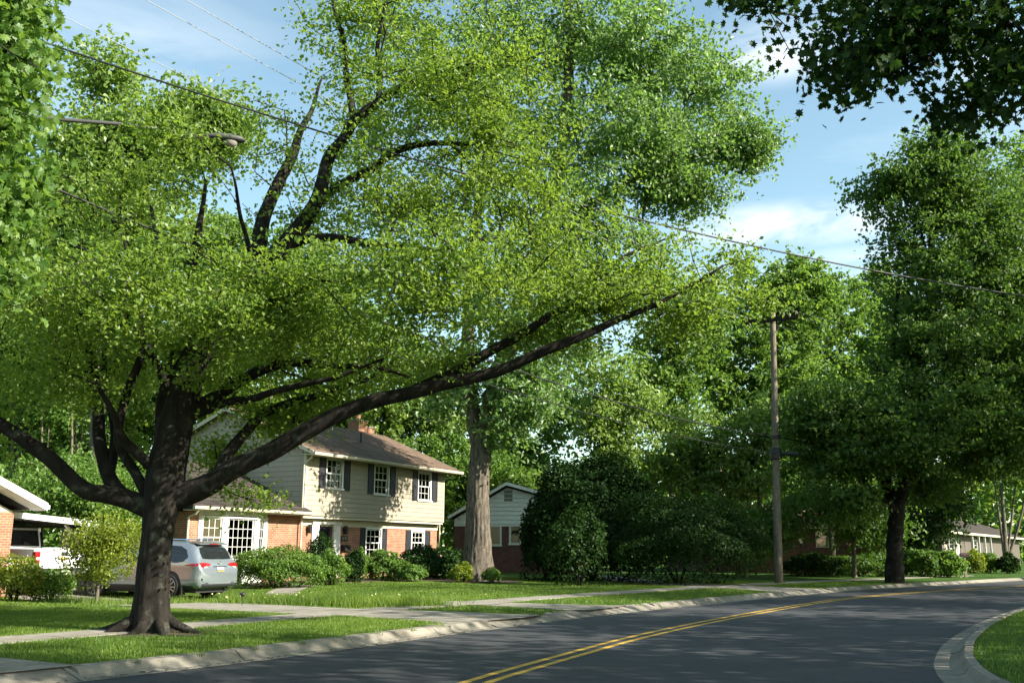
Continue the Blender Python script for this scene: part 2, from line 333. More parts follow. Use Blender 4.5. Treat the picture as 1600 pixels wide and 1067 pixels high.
simple('mulch', (.055, .036, .024), .95, .4, 18, 1, 30)
simple('siding_dark', (.085, .072, .058), .7, .1, 3)
simple('siding', (.30, .265, .20), .65, .06, 3, .1, 40)
simple('trim_cream', (.48, .44, .33), .6, .06, 3)
simple('white_paint', (.66, .66, .62), .5, .07, 4, dirt=(.52, .51, .46))
simple('white_siding', (.62, .64, .60), .6, .07, 3)
simple('shutter_black', (.022, .023, .027), .5, .2, 6)
simple('black_metal', (.02, .02, .022), .45, .2, 8)
simple('interior', (.05, .045, .04), .9, .2, 2)
simple('curtain', (.60, .60, .55), .9, .12, 3, stretch=(6, 6, .4))
brickmat('brick_orange', (.245, .088, .046), (.325, .135, .074), (.31, .25, .19))
brickmat('brick_red', (.085, .030, .024), (.14, .052, .040), (.13, .11, .10))
brickmat('shingle_brown', (.120, .080, .056), (.175, .122, .086), (.035, .025, .020), .33, .145, .6, .95, .5, .012)
brickmat('shingle_dark', (.040, .034, .030), (.062, .050, .042), (.016, .014, .012), .33, .145, .6, .95, .5, .012)
barkmat('bark_maple', (.007, .006, .005), (.029, .025, .021), 10, (.05, .052, .04))
barkmat('crossarm_wood', (.016, .013, .010), (.045, .037, .029), 12, None)
barkmat('bark_poplar', (.026, .021, .016), (.175, .150, .118), 11, (.055, .05, .038))
barkmat('bark_grey', (.05, .043, .034), (.17, .15, .12), 9, None)
barkmat('bark_pale', (.14, .12, .09), (.32, .28, .21), 9, None)
barkmat('bark_slender', (.08, .07, .05), (.19, .165, .12), 9, None)
barkmat('pole_wood', (.11, .088, .068), (.25, .205, .16), 12, None)
leafmat('leaf_maple', (.044, .102, .009), (.175, .248, .036), (.38, .56, .05), .46, .02)
leafmat('leaf_poplar', (.050, .120, .024), (.160, .255, .072), (.28, .48, .07), .46, .035)
leafmat('leaf_roadside', (.028, .074, .010), (.100, .170, .028), (.19, .34, .04), .40, .02)  # darkened green: shade on the roadside tree is put into its leaf colour
leafmat('leaf_mid', (.042, .108, .014), (.135, .222, .038), (.28, .46, .05), .45, .02)
leafmat('leaf_pale', (.075, .150, .024), (.200, .280, .062), (.36, .54, .07), .46, .03)
leafmat('leaf_dark', (.011, .032, .006), (.024, .058, .010), (.06, .13, .015), .25, .01)  # dark foliage; shade on the overhanging maple and sapling is put into this colour
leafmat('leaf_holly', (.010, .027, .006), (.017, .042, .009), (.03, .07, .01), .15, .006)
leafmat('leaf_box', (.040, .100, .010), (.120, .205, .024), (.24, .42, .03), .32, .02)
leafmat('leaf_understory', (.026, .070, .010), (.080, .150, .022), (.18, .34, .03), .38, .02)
leafmat('leaf_yellow', (.080, .125, .009), (.210, .250, .024), (.40, .50, .03), .42, .02)
leafmat('grass_blade', (.044, .098, .009), (.155, .225, .028), (.26, .40, .03), .35, .02)
simple('petal_pink', (.55, .20, .24), .7, .2, 30)
simple('petal_pale', (.50, .48, .22), .7, .2, 30)
simple('suv_paint', (.27, .31, .345), .26, .02, 2, metal=.6, coat=1.0, spec=.5)
simple('truck_paint', (.74, .75, .76), .3, .03, 2, coat=.8)
simple('tyre_rubber', (.016, .016, .017), .8, .2, 20, .3, 60)
simple('alloy', (.42, .42, .43), .3, .05, 6, metal=.9)
simple('chrome', (.72, .73, .74), .12, .03, 6, metal=1)
simple('lamp_red', (.22, .008, .010), .12, .1, 9, coat=1)
simple('lamp_white', (.75, .72, .68), .15, .05, 9, coat=1)
simple('plastic_black', (.022, .022, .024), .6, .1, 9)
simple('plate_white', (.70, .70, .68), .4, .04, 4)
simple('plate_gold', (.62, .40, .08), .5, .08, 9)
simple('wire_black', (.012, .012, .014), .55, .1, 4)
simple('wire_alu', (.26, .28, .28), .6, .1, 4)
simple('arm_grey', (.06, .06, .058), .6, .1, 5)
simple('lamp_grey', (.15, .155, .15), .5, .08, 5)
simple('insulator', (.25, .22, .20), .3, .1, 8)
simple('wood_post', (.24, .20, .15), .85, .15, 8)
# ------------------------------------------------------------------ ground, road, kerbs, pavement
from mathutils.geometry import tessellate_polygon
def normals2(p):
    t = np.gradient(p, axis=0); t /= np.linalg.norm(t, axis=1)[:, None]; return np.stack([-t[:, 1], t[:, 0]], 1)
def offset(p, d): return p + normals2(p) * d
def arc(p): return np.r_[0, np.cumsum(np.linalg.norm(np.diff(p, axis=0), axis=1))]
def loft_mesh(name, rows, mat_, sm=True):
    """rows: list of (N,3) arrays"""
    n = len(rows[0]); V = np.concatenate(rows); F = []
    i = np.arange(n - 1)
    for r in range(len(rows) - 1): F.append(np.stack([r * n + i, (r + 1) * n + i, (r + 1) * n + i + 1, r * n + i + 1], 1)[:, ::-1])
    return fast_mesh(name, V, np.concatenate(F), mat_, sm)
def flat_poly(name, pts2, z, mat_):
    vs = [Vector((float(p[0]), float(p[1]), z)) for p in pts2]; tri = tessellate_polygon([vs])
    V = np.array([tuple(v) for v in vs]); F = np.array(tri)
    a = V[F]; nz_ = np.cross(a[:, 1] - a[:, 0], a[:, 2] - a[:, 0])[:, 2]; F[nz_ < 0] = F[nz_ < 0][:, ::-1]
    return fast_mesh(name, V, F, mat_)
KLr = resample(KL, 1.2); KRr = resample(KR, 1.2)
tag(link('ground', flat_poly('ground', [(-1500, -1500), (1500, -1500), (1500, 1500), (-1500, 1500)], -.25, M['turf'])), kind='structure')
road = tag(link('road', flat_poly('road', np.concatenate([offset(KLr, .05), offset(KRr, -.05)[::-1]]), 0, M['asphalt'])), kind='structure')
rows = []
for d, z in [(.0, -.04), (.44, -.04), (.46, .10), (.56, .122)] + [(d, float(np.interp(d, _HD, _HZ))) for d in (.8, 1.5, 3, 5, 6.5, 8, 9.5, 11, 12.5, 14, 15.5, 17, 18.5, 20, 22, 24, 27, 30, 50, 80, 150, 400)]:
    q = offset(KLr, d); rows.append(np.c_[q, np.full(len(q), z) - (dip(q) if d > 2 else 0)])
lawn = tag(link('lawn', loft_mesh('lawn', rows, M['turf'])), kind='structure')
RLZ = .125
rl = [offset(KRr, -.62)]
lawn2 = tag(link('lawn', flat_poly('lawn_far_side', np.concatenate([offset(KRr, -.43), np.array([(700, 152), (700, -300), (-15, -300)])]), RLZ, M['turf'])), kind='structure')
# painted double centre line: two lines, parts of the road
YLr = resample(YL[(YL[:, 1] > -20) & (YL[:, 0] < 70)], .8)
for s in (-1, 1):
    a, b_ = offset(YLr, s * .13 - .055), offset(YLr, s * .13 + .055)
    link('centre_line', loft_mesh('centre_line', [np.c_[a, np.full(len(a), .005)], np.c_[b_, np.full(len(b_), .005)]], M['yellow_paint']), road)
# kerbs, cast in lengths with open joints
PK_L = [(0, .006), (.2, .013), (.28, .045), (.34, .10), (.39, .132), (.54, .142), (.56, .05)]
PK_A = [(0, .006), (.12, .012), (.56, .140), (.60, .05)]
PK_R = [(0, .005), (.24, .014), (.32, .045), (.37, .11), (.40, .138), (.51, .145), (.52, .04)]
def at_s(poly, s): a = arc(poly); return np.stack([np.interp(s, a, poly[:, k]) for k in (0, 1)], 1)
def kerb_run(root, poly, s0, s1, side, prof_of, step, gap=.02, tilt=.003):
    nn = normals2(poly); a = arc(poly); s = s0
    while s < s1:
        e = min(s1, s + step * random.uniform(.93, 1.07)); ss = np.linspace(s, e - gap, max(3, int((e - s) / .4) + 2))
        p = at_s(poly, ss); n2 = np.stack([np.interp(ss, a, nn[:, k]) for k in (0, 1)], 1) * side
        prof = prof_of((s + e) / 2); jz = random.uniform(-tilt, tilt)
        rows = [np.c_[p + n2 * d, np.full(len(p), z + (jz if d > 0 else 0))] for d, z in prof]
        n = len(ss); k = len(prof); V = np.concatenate(rows); F = []
        i = np.arange(n - 1)
        for r in range(k - 1):
            q = np.stack([r * n + i, (r + 1) * n + i, (r + 1) * n + i + 1, r * n + i + 1], 1); F.append(q[:, ::-1] if side > 0 else q)
        V = np.concatenate([V, V * np.array([1, 1, 0]) + np.array([0, 0, -.03])]); o_ = n * k
        for end in (0, n - 1):
            F.append(np.array([[r * n + end, (r + 1) * n + end, o_ + (r + 1) * n + end, o_ + r * n + end] for r in range(k - 1)]))
        link('kerb_segment', fast_mesh('kerb_segment', V, np.concatenate(F), M['concrete_kerb'], False), root)
        s = e
KA = arc(KLd)
def s_of(poly, p): return arc(poly)[np.argmin(((poly - np.array(p)) ** 2).sum(1))]
aprons = [(s_of(KLd, (-7.6, 7.2)), s_of(KLd, (-4.95, 11.9))), (s_of(KLd, (-.05, 20.3)), s_of(KLd, (4.0, 26.8))), (s_of(KLd, (9.4, 34.7)), s_of(KLd, (12.4, 38.7)))]
def prof_left(s): return PK_A if any(a <= s <= b for a, b in aprons) else PK_L
kl = empty('kerb', kind='structure'); kr = empty('kerb', kind='structure')
sL0, sL1 = s_of(KLd, (-13, -13)), s_of(KLd, (60, 76))
cuts = [sL0] + sorted([x for ab in aprons for x in ab]) + [sL1]
for a, b_ in zip(cuts[:-1], cuts[1:]): kerb_run(kl, KLd, a, b_, 1, prof_left, 2.6)
KRd = resample(KR, .5)
kerb_run(kr, KRd, s_of(KRd, (-1.5, -14)), s_of(KRd, (60, 65)), -1, lambda s: PK_R, 1.5, .034, .009)

def left_d(P, poly):
    """signed distance left of poly"""
    out = np.zeros(len(P)); nn = normals2(poly)
    for i0 in range(0, len(P), 3000):
        q = P[i0:i0 + 3000, :2]; v = q[:, None] - poly[None]; d2 = (v ** 2).sum(2); j = d2.argmin(1); vv = v[np.arange(len(q)), j]
        out[i0:i0 + 3000] = np.sign((vv * nn[j]).sum(1)) * np.sqrt(d2[np.arange(len(q)), j])
    return out
STRIPS = []      # (centre polyline, half widths) of everything paved on the lawn
def strip(root, name, pts, widths, zoff, slab_len=None, gap=.02, mat_='concrete'):
    pts = np.asarray(pts, float); a0 = arc(pts); p = resample(smooth(pts, 2), .35); a = arc(p); wd = np.interp(a / a[-1], a0 / a0[-1], widths)
    STRIPS.append((p, wd / 2)); n2 = normals2(p)
    L_ = a[-1]; k = 1 if not slab_len else max(1, int(round(L_ / slab_len)))
    for i in range(k):
        s0, s1 = L_ * i / k + gap / 2, L_ * (i + 1) / k - gap / 2
        ss = np.linspace(s0, s1, max(2, int((s1 - s0) / .5) + 2)); q = np.stack([np.interp(ss, a, p[:, j]) for j in (0, 1)], 1); m2 = np.stack([np.interp(ss, a, n2[:, j]) for j in (0, 1)], 1); ww = np.interp(ss, a, wd)
        rows = []
        dz = random.uniform(-.003, .003) if slab_len else 0
        us = np.linspace(-.5, .5, 5)
        z5 = []
        for u in us:
            e = q + m2 * (u * ww)[:, None]; sdist = left_d(e, KLc); nnk = normals2(KLc)
            for i_ in np.where(sdist < .52)[0]:
                j_ = ((KLc - e[i_]) ** 2).sum(1).argmin(); e[i_] = e[i_] + nnk[j_] * (.52 - sdist[i_])
            z5.append(np.c_[e, gz(e) + zoff + dz])
        lo = z5[0].copy(); lo[:, 2] -= .08; hi = z5[-1].copy(); hi[:, 2] -= .08
        link(name, loft_mesh(name, [lo] + z5 + [hi], M[mat_], False), root)
walk = empty('sidewalk', kind='structure')
KLw = KLd[(KLd[:, 1] > 2) & (KLd[:, 0] < 30)]
strip(walk, 'slab', offset(KLw, 3.95)[::4], [.95] * len(KLw[::4]), .020, 1.55)
dw = empty('driveway', kind='structure')
strip(dw, 'slab', [(.9, 20.0), (-.9, 21.3), (-3.2, 22.1), (-5.2, 23.0), (-7.6, 24.6), (-10.4, 27.2), (-14, 30.9), (-18.5, 36)], [4.4, 2.9, 2.2, 2.3, 2.8, 3.0, 3.0, 3.4], .012, 3.2)
dw2 = empty('driveway', kind='structure')
strip(dw2, 'slab', [(3.5, 24.4), (2.3, 24.8), (.6, 25.6), (-1.0, 26.1), (-3.2, 27.3), (-5.6, 28.9)], [3.4, 2.6, 1.7, 1.3, 1.3, 1.3], .016, 2.0)
dw3 = empty('driveway', kind='structure')
strip(dw3, 'slab', [(11.2, 36.5), (9.9, 37.7), (8.0, 39.8), (5.2, 44.5), (3.5, 50)], [4.2, 3.4, 3.0, 3.0, 3.0], .012, 3.0)
dw4 = empty('driveway', kind='structure')
strip(dw4, 'slab', [(-5.7, 10.4), (-8.5, 12.2), (-13, 15.2), (-20, 19.5)], [4.0, 3.2, 3.0, 3.0], .012, 3.0)
fp = empty('garden_path', kind='structure')
strip(fp, 'slab', [(-6.9, 30.2), (-7.5, 33.0), (-7.6, 36), (-7.2, 39.5)], [1.0, 1.0, 1.0, 1.0], .014, 1.0)
bed = empty('mulch_bed', kind='structure')
strip(bed, 'soil', [(-9.6, 36.5), (-7.6, 38.6), (-5.3, 42), (-2.6, 43.5), (-.6, 40.2)], [2.2, 2.2, 2.6, 4.2, 2.6], .03, None, mat_='mulch')
def in_strip(P):
    hit = np.zeros(len(P), bool)
    for p, hw in STRIPS:
        bbx = (P[:, 0] > p[:, 0].min() - 4) & (P[:, 0] < p[:, 0].max() + 4) & (P[:, 1] > p[:, 1].min() - 4) & (P[:, 1] < p[:, 1].max() + 4)
        idx = np.where(bbx)[0]
        for i0 in range(0, len(idx), 3000):
            q = P[idx[i0:i0 + 3000]]; d = np.linalg.norm(q[:, None, :2] - p[None], axis=2); j = d.argmin(1)
            hit[idx[i0:i0 + 3000]] |= d[np.arange(len(q)), j] < hw[j] - .03
    return hit
# ------------------------------------------------------------------ grass
rng = np.random.default_rng(11)
def in_view(P, mx_=60, my=60):
    q = proj(P); return (q[:, 2] > .5) & (q[:, 0] > -mx_) & (q[:, 0] < 1600 + mx_) & (q[:, 1] > -my) & (q[:, 1] < 1067 + my)
def vnoise(P, f, seed):
    r = np.random.default_rng(seed); s = 0
    for k in range(5):
        th = r.uniform(0, 6.28); ph = r.uniform(0, 6.28); ff = f * r.uniform(.6, 1.7); s = s + np.sin((P[:, 0] * np.cos(th) + P[:, 1] * np.sin(th)) * ff + ph)
    return s / 3.2
def blades(name, P, h, wd, lean=.5):
    n = len(P); a = rng.uniform(0, 6.283, n); ww = wd * rng.uniform(.6, 1.3, n); hh = h * rng.uniform(.5, 1.25, n)
    bx = np.stack([np.cos(a), np.sin(a), np.zeros(n)], 1) * (ww / 2)[:, None]
    b2 = rng.uniform(0, 6.283, n); le = hh * rng.uniform(0, lean, n); tip = P + np.stack([np.cos(b2) * le, np.sin(b2) * le, hh], 1)
    V = np.stack([P - bx, P + bx, tip], 1).reshape(-1, 3); F = np.arange(3 * n).reshape(-1, 3)
    rn = np.clip(.5 + .22 * vnoise(P, 1.3, 5) + .12 * vnoise(P, 5, 9) + rng.normal(0, .18, n), 0, 1)
    return fast_mesh(name, V, F, M['grass_blade'], False, np.repeat(rn, 3))
TREE_XY = np.array([-6.0, 16.9])
def bare(P):
    r = np.linalg.norm(P[:, :2] - TREE_XY, axis=1); return r < 1.05 + .35 * vnoise(P, 2.3, 21)
def grass_patch(n, x0, x1, y0, y1, h, wd, dmin=.565, dmax=40):
    P = np.stack([rng.uniform(x0, x1, n), rng.uniform(y0, y1, n)], 1)
    z = gz(P); P3 = np.c_[P, z - .005]; k = in_view(P3); P3 = P3[k]
    d = left_d(P3, KLc); k = (d > dmin) & (d < dmax); P3 = P3[k]; P3 = P3[~in_strip(P3)]; P3 = P3[~bare(P3) | (rng.uniform(0, 1, len(P3)) < .12)]; return P3
Pn = grass_patch(420000, -14, 3, 9, 23, .06, .010)
tag(link('grass', blades('grass', Pn, .046, .013)), 'short mown green grass on the verge and front lawn by the kerb', 'grass', kind='stuff')
Pf = grass_patch(330000, -15, 22, 23, 47, .07, .02)
tag(link('grass', blades('grass_farther', Pf, .040, .026)), 'mown green grass on the lawns in front of the houses', 'grass', kind='stuff')
n = 110000; P = np.stack([rng.uniform(4.5, 17, n), rng.uniform(9, 31, n)], 1); P3 = np.c_[P, np.full(n, RLZ - .005)]; P3 = P3[in_view(P3)]; P3 = P3[left_d(P3, resample(KR[(KR[:, 1] > -20) & (KR[:, 0] < 60)], .5)) < -.55]
tag(link('grass', blades('grass_corner', P3, .055, .013)), 'short green grass behind the curved kerb on the inside of the bend', 'grass', kind='stuff')
a = np.linspace(0, 2 * np.pi, 41)[:-1]; rr = 1.05 + .22 * np.sin(3 * a + 1) + .12 * np.sin(7 * a); sp_ = np.stack([TREE_XY[0] + np.cos(a) * rr * 1.15, TREE_XY[1] + np.sin(a) * rr], 1)
V = np.concatenate([[[*TREE_XY, gz(*TREE_XY) + .012]], np.c_[sp_, gz(sp_) + .006]]); F = np.array([(0, 1 + i, 1 + (i + 1) % 40) for i in range(40)])
tag(link('bare_soil', fast_mesh('bare_soil', V, F, M['mulch'])), kind='structure')
# dead leaves swept into the gutter
ss = np.sort(rng.uniform(s_of(KLd, (-6.5, 9)), s_of(KLd, (6, 30)), 420)); q = at_s(KLd, ss); q = q + np.stack([np.interp(ss, KA, normals2(KLd)[:, k]) for k in (0, 1)], 1) * np.abs(rng.normal(0, .09, len(ss)))[:, None]
a = rng.uniform(0, 6.28, len(q)); sz = rng.uniform(.012, .035, len(q)); c0 = np.c_[q, np.full(len(q), .022)]
ux = np.stack([np.cos(a), np.sin(a), rng.uniform(-.3, .3, len(q))], 1) * sz[:, None]; uy = np.stack([-np.sin(a), np.cos(a), rng.uniform(-.3, .3, len(q))], 1) * (sz * .6)[:, None]
V = np.stack([c0 - ux, c0 + uy, c0 + ux, c0 - uy], 1).reshape(-1, 3)
tag(link('leaf_litter', fast_mesh('leaf_litter', V, np.arange(len(V)).reshape(-1, 4), M['mulch'])), 'dry brown leaf bits swept into the gutter along the kerb', 'leaf litter', kind='stuff')
# ------------------------------------------------------------------ trees and shrubs
def gaps(P, sc, thr):
    """clumped crown: drop the points that fall in the open pockets of a noise field"""
    return P[[mnoise.noise(Vector((p[0] / sc[0] + 3.1, p[1] / sc[1] + 7.7, p[2] / sc[2] + 1.3))) > thr for p in P]]
def blob_pts(blobs, rg, shell=.45):
    """blobs: (px, py, radius px across, radius px up, depth Y, depth radius m, count) -> points in the place"""
    out = []
    for (px, py, rx, ry, Y, rY, n) in blobs:
        u = rg.normal(size=(n, 3)); u /= np.linalg.norm(u, axis=1)[:, None]; u *= np.where(rg.uniform(0, 1, n) < .75, rg.uniform(0, 1, n) ** shell, rg.uniform(.8, 1.32, n))[:, None]
        # lumpy outline
        lump = 1 + .18 * np.sin(u[:, 0] * 5 + px) * np.sin(u[:, 2] * 5 + py) + .10 * np.sin(u[:, 1] * 9 + px * .3)
        u *= lump[:, None]; c = at(px, py, Y); s = Y / FPX
        out.append(c + u * np.array([rx * s, rY, ry * s]))
    return np.concatenate(out)
def grow(limbs, attr, seg=.5, tip=.006, expo=2.3, maxd=None):
    """limbs: list of (pts (n,3), radii). First starts at the ground; the others hook on to the nearest earlier node."""
    cap = 4000 + len(attr) * 14; P = np.zeros((cap, 3)); par = np.full(cap, -1, int); D_ = np.zeros((cap, 3)); mr = np.zeros(cap); lid = np.full(cap, -1, int); n = 0
    for li, (pts, rad) in enumerate(limbs):
        pts = np.asarray(pts, float); a = np.r_[0, np.cumsum(np.linalg.norm(np.diff(pts, axis=0), axis=1))]
        ps = smooth(pts, 1); q = resample(ps, .28); aa = np.linspace(0, 1, len(q)); rr = np.interp(aa, np.linspace(0, 1, len(rad)), rad)
        prev = -1
        if li > 0:
            prev = int(((P[:n] - q[0]) ** 2).sum(1).argmin())
        for k in range(len(q)):
            P[n] = q[k]; par[n] = prev; mr[n] = rr[k]; lid[n] = li
            dd = q[k] - (P[prev] if prev >= 0 else q[k] - np.array([0, 0, 1])); D_[n] = dd / (np.linalg.norm(dd) + 1e-9); prev = n; n += 1
    nl = n
    # nearest limb distance orders the growth
    d0 = np.array([((P[:nl] - a) ** 2).sum(1).min() for a in attr]); attr = attr[np.argsort(d0)]
    tips = []
    low = np.zeros(cap, bool)
    low[:nl] = mr[:nl] > 0
    for a in attr:
        v = a - P[:n]; d = np.sqrt((v ** 2).sum(1)) + 1e-6; cs = (v * D_[:n]).sum(1) / d
        j = int((d * (1.35 - .45 * cs)).argmin()); dj = d[j]
        if maxd and dj > maxd: continue
        k = max(1, int(dj / seg)); p0, p1 = P[j], a; bend = D_[j] * dj * .25; prev = j
        for i in range(1, k + 1):
            t_ = i / k; q = p0 * (1 - t_) + p1 * t_ + bend * (t_ * (1 - t_) * 2) + rng.normal(0, .035 * seg / .5, 3) * (i < k)
            P[n] = q; par[n] = prev; dd = q - P[prev]; D_[n] = dd / (np.linalg.norm(dd) + 1e-9); prev = n; n += 1
            if n >= cap - 40: break
        tips.append(prev)
        if n >= cap - 40: break
    P, par, mr, lid, D_ = P[:n], par[:n], mr[:n], lid[:n], D_[:n]
    cnt = np.zeros(n); cnt[tips] += 1
    for i in range(n - 1, 0, -1):
        if par[i] >= 0: cnt[par[i]] += cnt[i]
    rad = tip * np.maximum(cnt, .7) ** (1 / expo)
    rad = np.where(mr > 0, np.maximum(mr, np.minimum(rad, mr * 1.15)), rad)
    for i in range(n):
        if par[i] >= 0: rad[i] = min(rad[i], rad[par[i]])
    return dict(P=P, par=par, rad=rad, lid=lid, tips=np.array(tips), D=D_, nl=nl)
def wood_mesh(name, T, mat_, rmin=.012, skip=None, only=None):
    P, par, rad = T['P'], T['par'], T['rad']; n = len(P); best = np.full(n, -1)
    for i in range(n - 1, 0, -1):
        p = par[i]
        if p >= 0 and (best[p] < 0 or rad[i] >= rad[best[p]]): best[p] = i
    Vs, F4, F3, off = [], [], [], 0
    for i in range(n):
        if par[i] >= 0 and best[par[i]] == i and not (skip is not None and skip[par[i]] and not skip[i]): continue
        if skip is not None and skip[i]: continue
        ch = [par[i]] if par[i] >= 0 else []
        k = i
        while k >= 0: ch.append(k); k = best[k]
        ch = np.array(ch); r = rad[ch].copy()
        if par[i] >= 0: r[0] = min(r[0], r[1] * 1.25)
        keep = r > rmin; m = int(keep.sum())
        if m < 2: continue
        ch, r = ch[:m], r[:m]; q = P[ch]; ns = 12 if r[0] > .18 else 8 if r[0] > .07 else 5 if r[0] > .03 else 3
        t = np.gradient(q, axis=0); t /= np.linalg.norm(t, axis=1)[:, None] + 1e-9
        ref = np.array([1., .13, 0.07]) if abs(t[0][0]) < .9 else np.array([0, 1., .1]); s1 = np.cross(t, ref); s1 /= np.linalg.norm(s1, axis=1)[:, None] + 1e-9; s2 = np.cross(t, s1)
        an = np.arange(ns) * 2 * np.pi / ns
        wob = 1 + (.07 * rng.normal(size=(m, ns)) if ns > 5 else 0)
        ring = q[:, None] + (s1[:, None] * np.cos(an)[None, :, None] + s2[:, None] * np.sin(an)[None, :, None]) * (r[:, None] * wob)[..., None] if ns > 5 else q[:, None] + (s1[:, None] * np.cos(an)[None, :, None] + s2[:, None] * np.sin(an)[None, :, None]) * r[:, None, None]
        Vs.append(ring.reshape(-1, 3)); a, k2 = np.meshgrid(np.arange(m - 1), np.arange(ns), indexing='ij')
        F4.append((off + np.stack([a * ns + k2, a * ns + (k2 + 1) % ns, (a + 1) * ns + (k2 + 1) % ns, (a + 1) * ns + k2], -1)).reshape(-1, 4)); off += m * ns
    return fast_mesh(name, np.concatenate(Vs), np.concatenate(F4), mat_, True)
def bark_tube(name, pts, rad, mat_, sides=28, ridges=9, depth=.07, flare=0, step=.12):
    pts = smooth(np.asarray(pts, float), 1); a = np.linspace(0, 1, len(pts)); q = resample(pts, step); zz_ = arc(q); ph = rng.uniform(0, 6, 6); am = .020 * np.minimum(1, zz_ / .8)[:, None] * (0 if flare else 1)
    q = q + am * np.stack([np.sin(zz_ * 2.1 + ph[0]) + .6 * np.sin(zz_ * 5.3 + ph[1]), np.sin(zz_ * 1.7 + ph[2]), np.sin(zz_ * 2.4 + ph[3]) + .6 * np.sin(zz_ * 4.6 + ph[4])], 1); rr = np.interp(np.linspace(0, 1, len(q)), np.linspace(0, 1, len(rad)), rad); m = len(q)
    t = np.gradient(q, axis=0); t /= np.linalg.norm(t, axis=1)[:, None]; s1 = np.cross(t, np.array([.1, 1., .05])); s1 /= np.linalg.norm(s1, axis=1)[:, None]; s2 = np.cross(t, s1)
    an = np.arange(sides) * 2 * np.pi / sides; z = arc(q)[:, None]
    wv = np.sin(ridges * an + 1.7 * np.sin(z * 1.9) + z * .8) * .5 + np.sin(2.3 * ridges * an - 1.1 * np.sin(z * 3.1 + 1)) * .5 + .5 * np.sin(2 * an + z * 1.2) + .35 * rng.normal(size=(m, sides))
    r = rr[:, None] * (1 + depth * wv)
    if flare:
        fl = np.exp(-z / .32) * flare * (.55 + .45 * np.sin(5 * an + .8) + .25 * np.sin(3 * an)); r = r + np.maximum(fl, 0) * rr[0]
    V = (q[:, None] + (s1[:, None] * np.cos(an)[None, :, None] + s2[:, None] * np.sin(an)[None, :, None]) * r[..., None]).reshape(-1, 3)
    A, K = np.meshgrid(np.arange(m - 1), np.arange(sides), indexing='ij')
    F = np.stack([A * sides + K, A * sides + (K + 1) % sides, (A + 1) * sides + (K + 1) % sides, (A + 1) * sides + K], -1).reshape(-1, 4)
    return fast_mesh(name, V, F, mat_, True)
def sprays(T, per, ln, lat, up=.9, droop=.5, subs=4, flat=.45):
    """leaves set along short side twigs that fan out from every branch tip"""
    C, D_ = T['P'][T['tips']], T['D'][T['tips']]; m = len(C) * subs; k = max(1, per // subs)
    d = np.repeat(D_, subs, 0) * .8 + rng.normal(size=(m, 3)) * .75; d[:, 2] = d[:, 2] * flat - .08; d /= np.linalg.norm(d, axis=1)[:, None]
    o = np.repeat(C, subs, 0) - np.repeat(D_, subs, 0) * (rng.uniform(0, .6, m) * ln)[:, None]; L_ = ln * rng.uniform(.45, 1.25, m)
    c = np.repeat(o, k, 0) + np.repeat(d * L_[:, None], k, 0) * (rng.uniform(0, 1, m * k) ** .75)[:, None]
    f = leaf_frames(c, 1, (lat, lat, lat * .5), up, droop)
    return f, np.clip(np.repeat(np.repeat(np.clip(.5 + rng.normal(0, .16, len(C)), 0, 1), subs), k) + rng.normal(0, .15, m * k), 0, 1)
def leaf_frames(C, per, spread, up=.9, droop=.5, out=None):
    n = len(C) * per; c = np.repeat(C, per, 0) + np.clip(rng.normal(size=(n, 3)), -1.7, 1.7) * np.array(spread)
    nn = rng.normal(size=(n, 3)); nn[:, 2] += up
    if out is not None: nn += np.repeat(out, per, 0) * .9
    nn /= np.linalg.norm(nn, axis=1)[:, None]
    h = rng.normal(size=(n, 3)); h[:, 2] -= droop; tx = h - nn * (h * nn).sum(1)[:, None]; tx /= np.linalg.norm(tx, axis=1)[:, None]; ty = np.cross(nn, tx)
    return c, nn, tx, ty
def leaf_mesh(name, fr, size, wd, mat_, rnd, fold=.18):
    c, nn, tx, ty = fr; n = len(c); s = size * rng.uniform(.65, 1.25, n)[:, None]
    base, tipv = c - tx * s * .5, c + tx * s * .5 - nn * s * .10
    l = c - tx * s * .06 + ty * s * wd * .5 + nn * s * fold * .5; r = c - tx * s * .06 - ty * s * wd * .5 + nn * s * fold * .5
    V = np.stack([base, r, tipv, l], 1).reshape(-1, 3); b = np.arange(n) * 4
    F = np.concatenate([np.stack([b, b + 1, b + 2], 1), np.stack([b, b + 2, b + 3], 1)])
    return fast_mesh(name, V, F, mat_, False, np.repeat(rnd, 4))
def leaf_rnd(C, per, cl=.2, rn=.16):
    b = np.clip(.5 + rng.normal(0, cl, len(C)), 0, 1); return np.clip(np.repeat(b, per) + rng.normal(0, rn, len(C) * per), 0, 1)
def P3(lst, Y0=None):
    return np.array([at(p[0], p[1], p[2] if len(p) > 2 else Y0) for p in lst])
def rootz(p): p = np.array(p, float); p[2] = gz(p[0], p[1]) - .12; return p
def tree(name, label, trunks, blobs, leaf=('leaf_mid', 20, .26, .62), bark='bark_grey', spread=(.5, .5, .32), seg=.8, tip=.012, rmin=.02, group=None, up=.7, shell=.45, expo=2.3, cat='tree', mask=None, thr=-.10, flat=.45, subs=4):
    base = trunks[0][0][0]
    root = empty(name, base, 0, label, cat, group)
    attr = gaps(blob_pts([b[:6] + (int(b[6] * 1.35),) for b in blobs], rng, shell), (2.3, 2.3, 1.3), thr)
    if mask is not None: attr = attr[mask(attr)]
    attr = attr[attr[:, 2] > .4]
    T = grow(trunks, attr, seg, tip, expo)
    off = np.array(base, float)
    T['P'] = T['P'] - off
    link('trunk', wood_mesh('trunk', T, M[bark], rmin), root)
    mt, per, size, wd = leaf; fr, rn = sprays(T, per, spread[0] * 2.1, spread[0] * .36, up, .5, subs, flat)
    link('crown', leaf_mesh('crown', fr, size, wd, M[mt], rn), root)
    return root, T

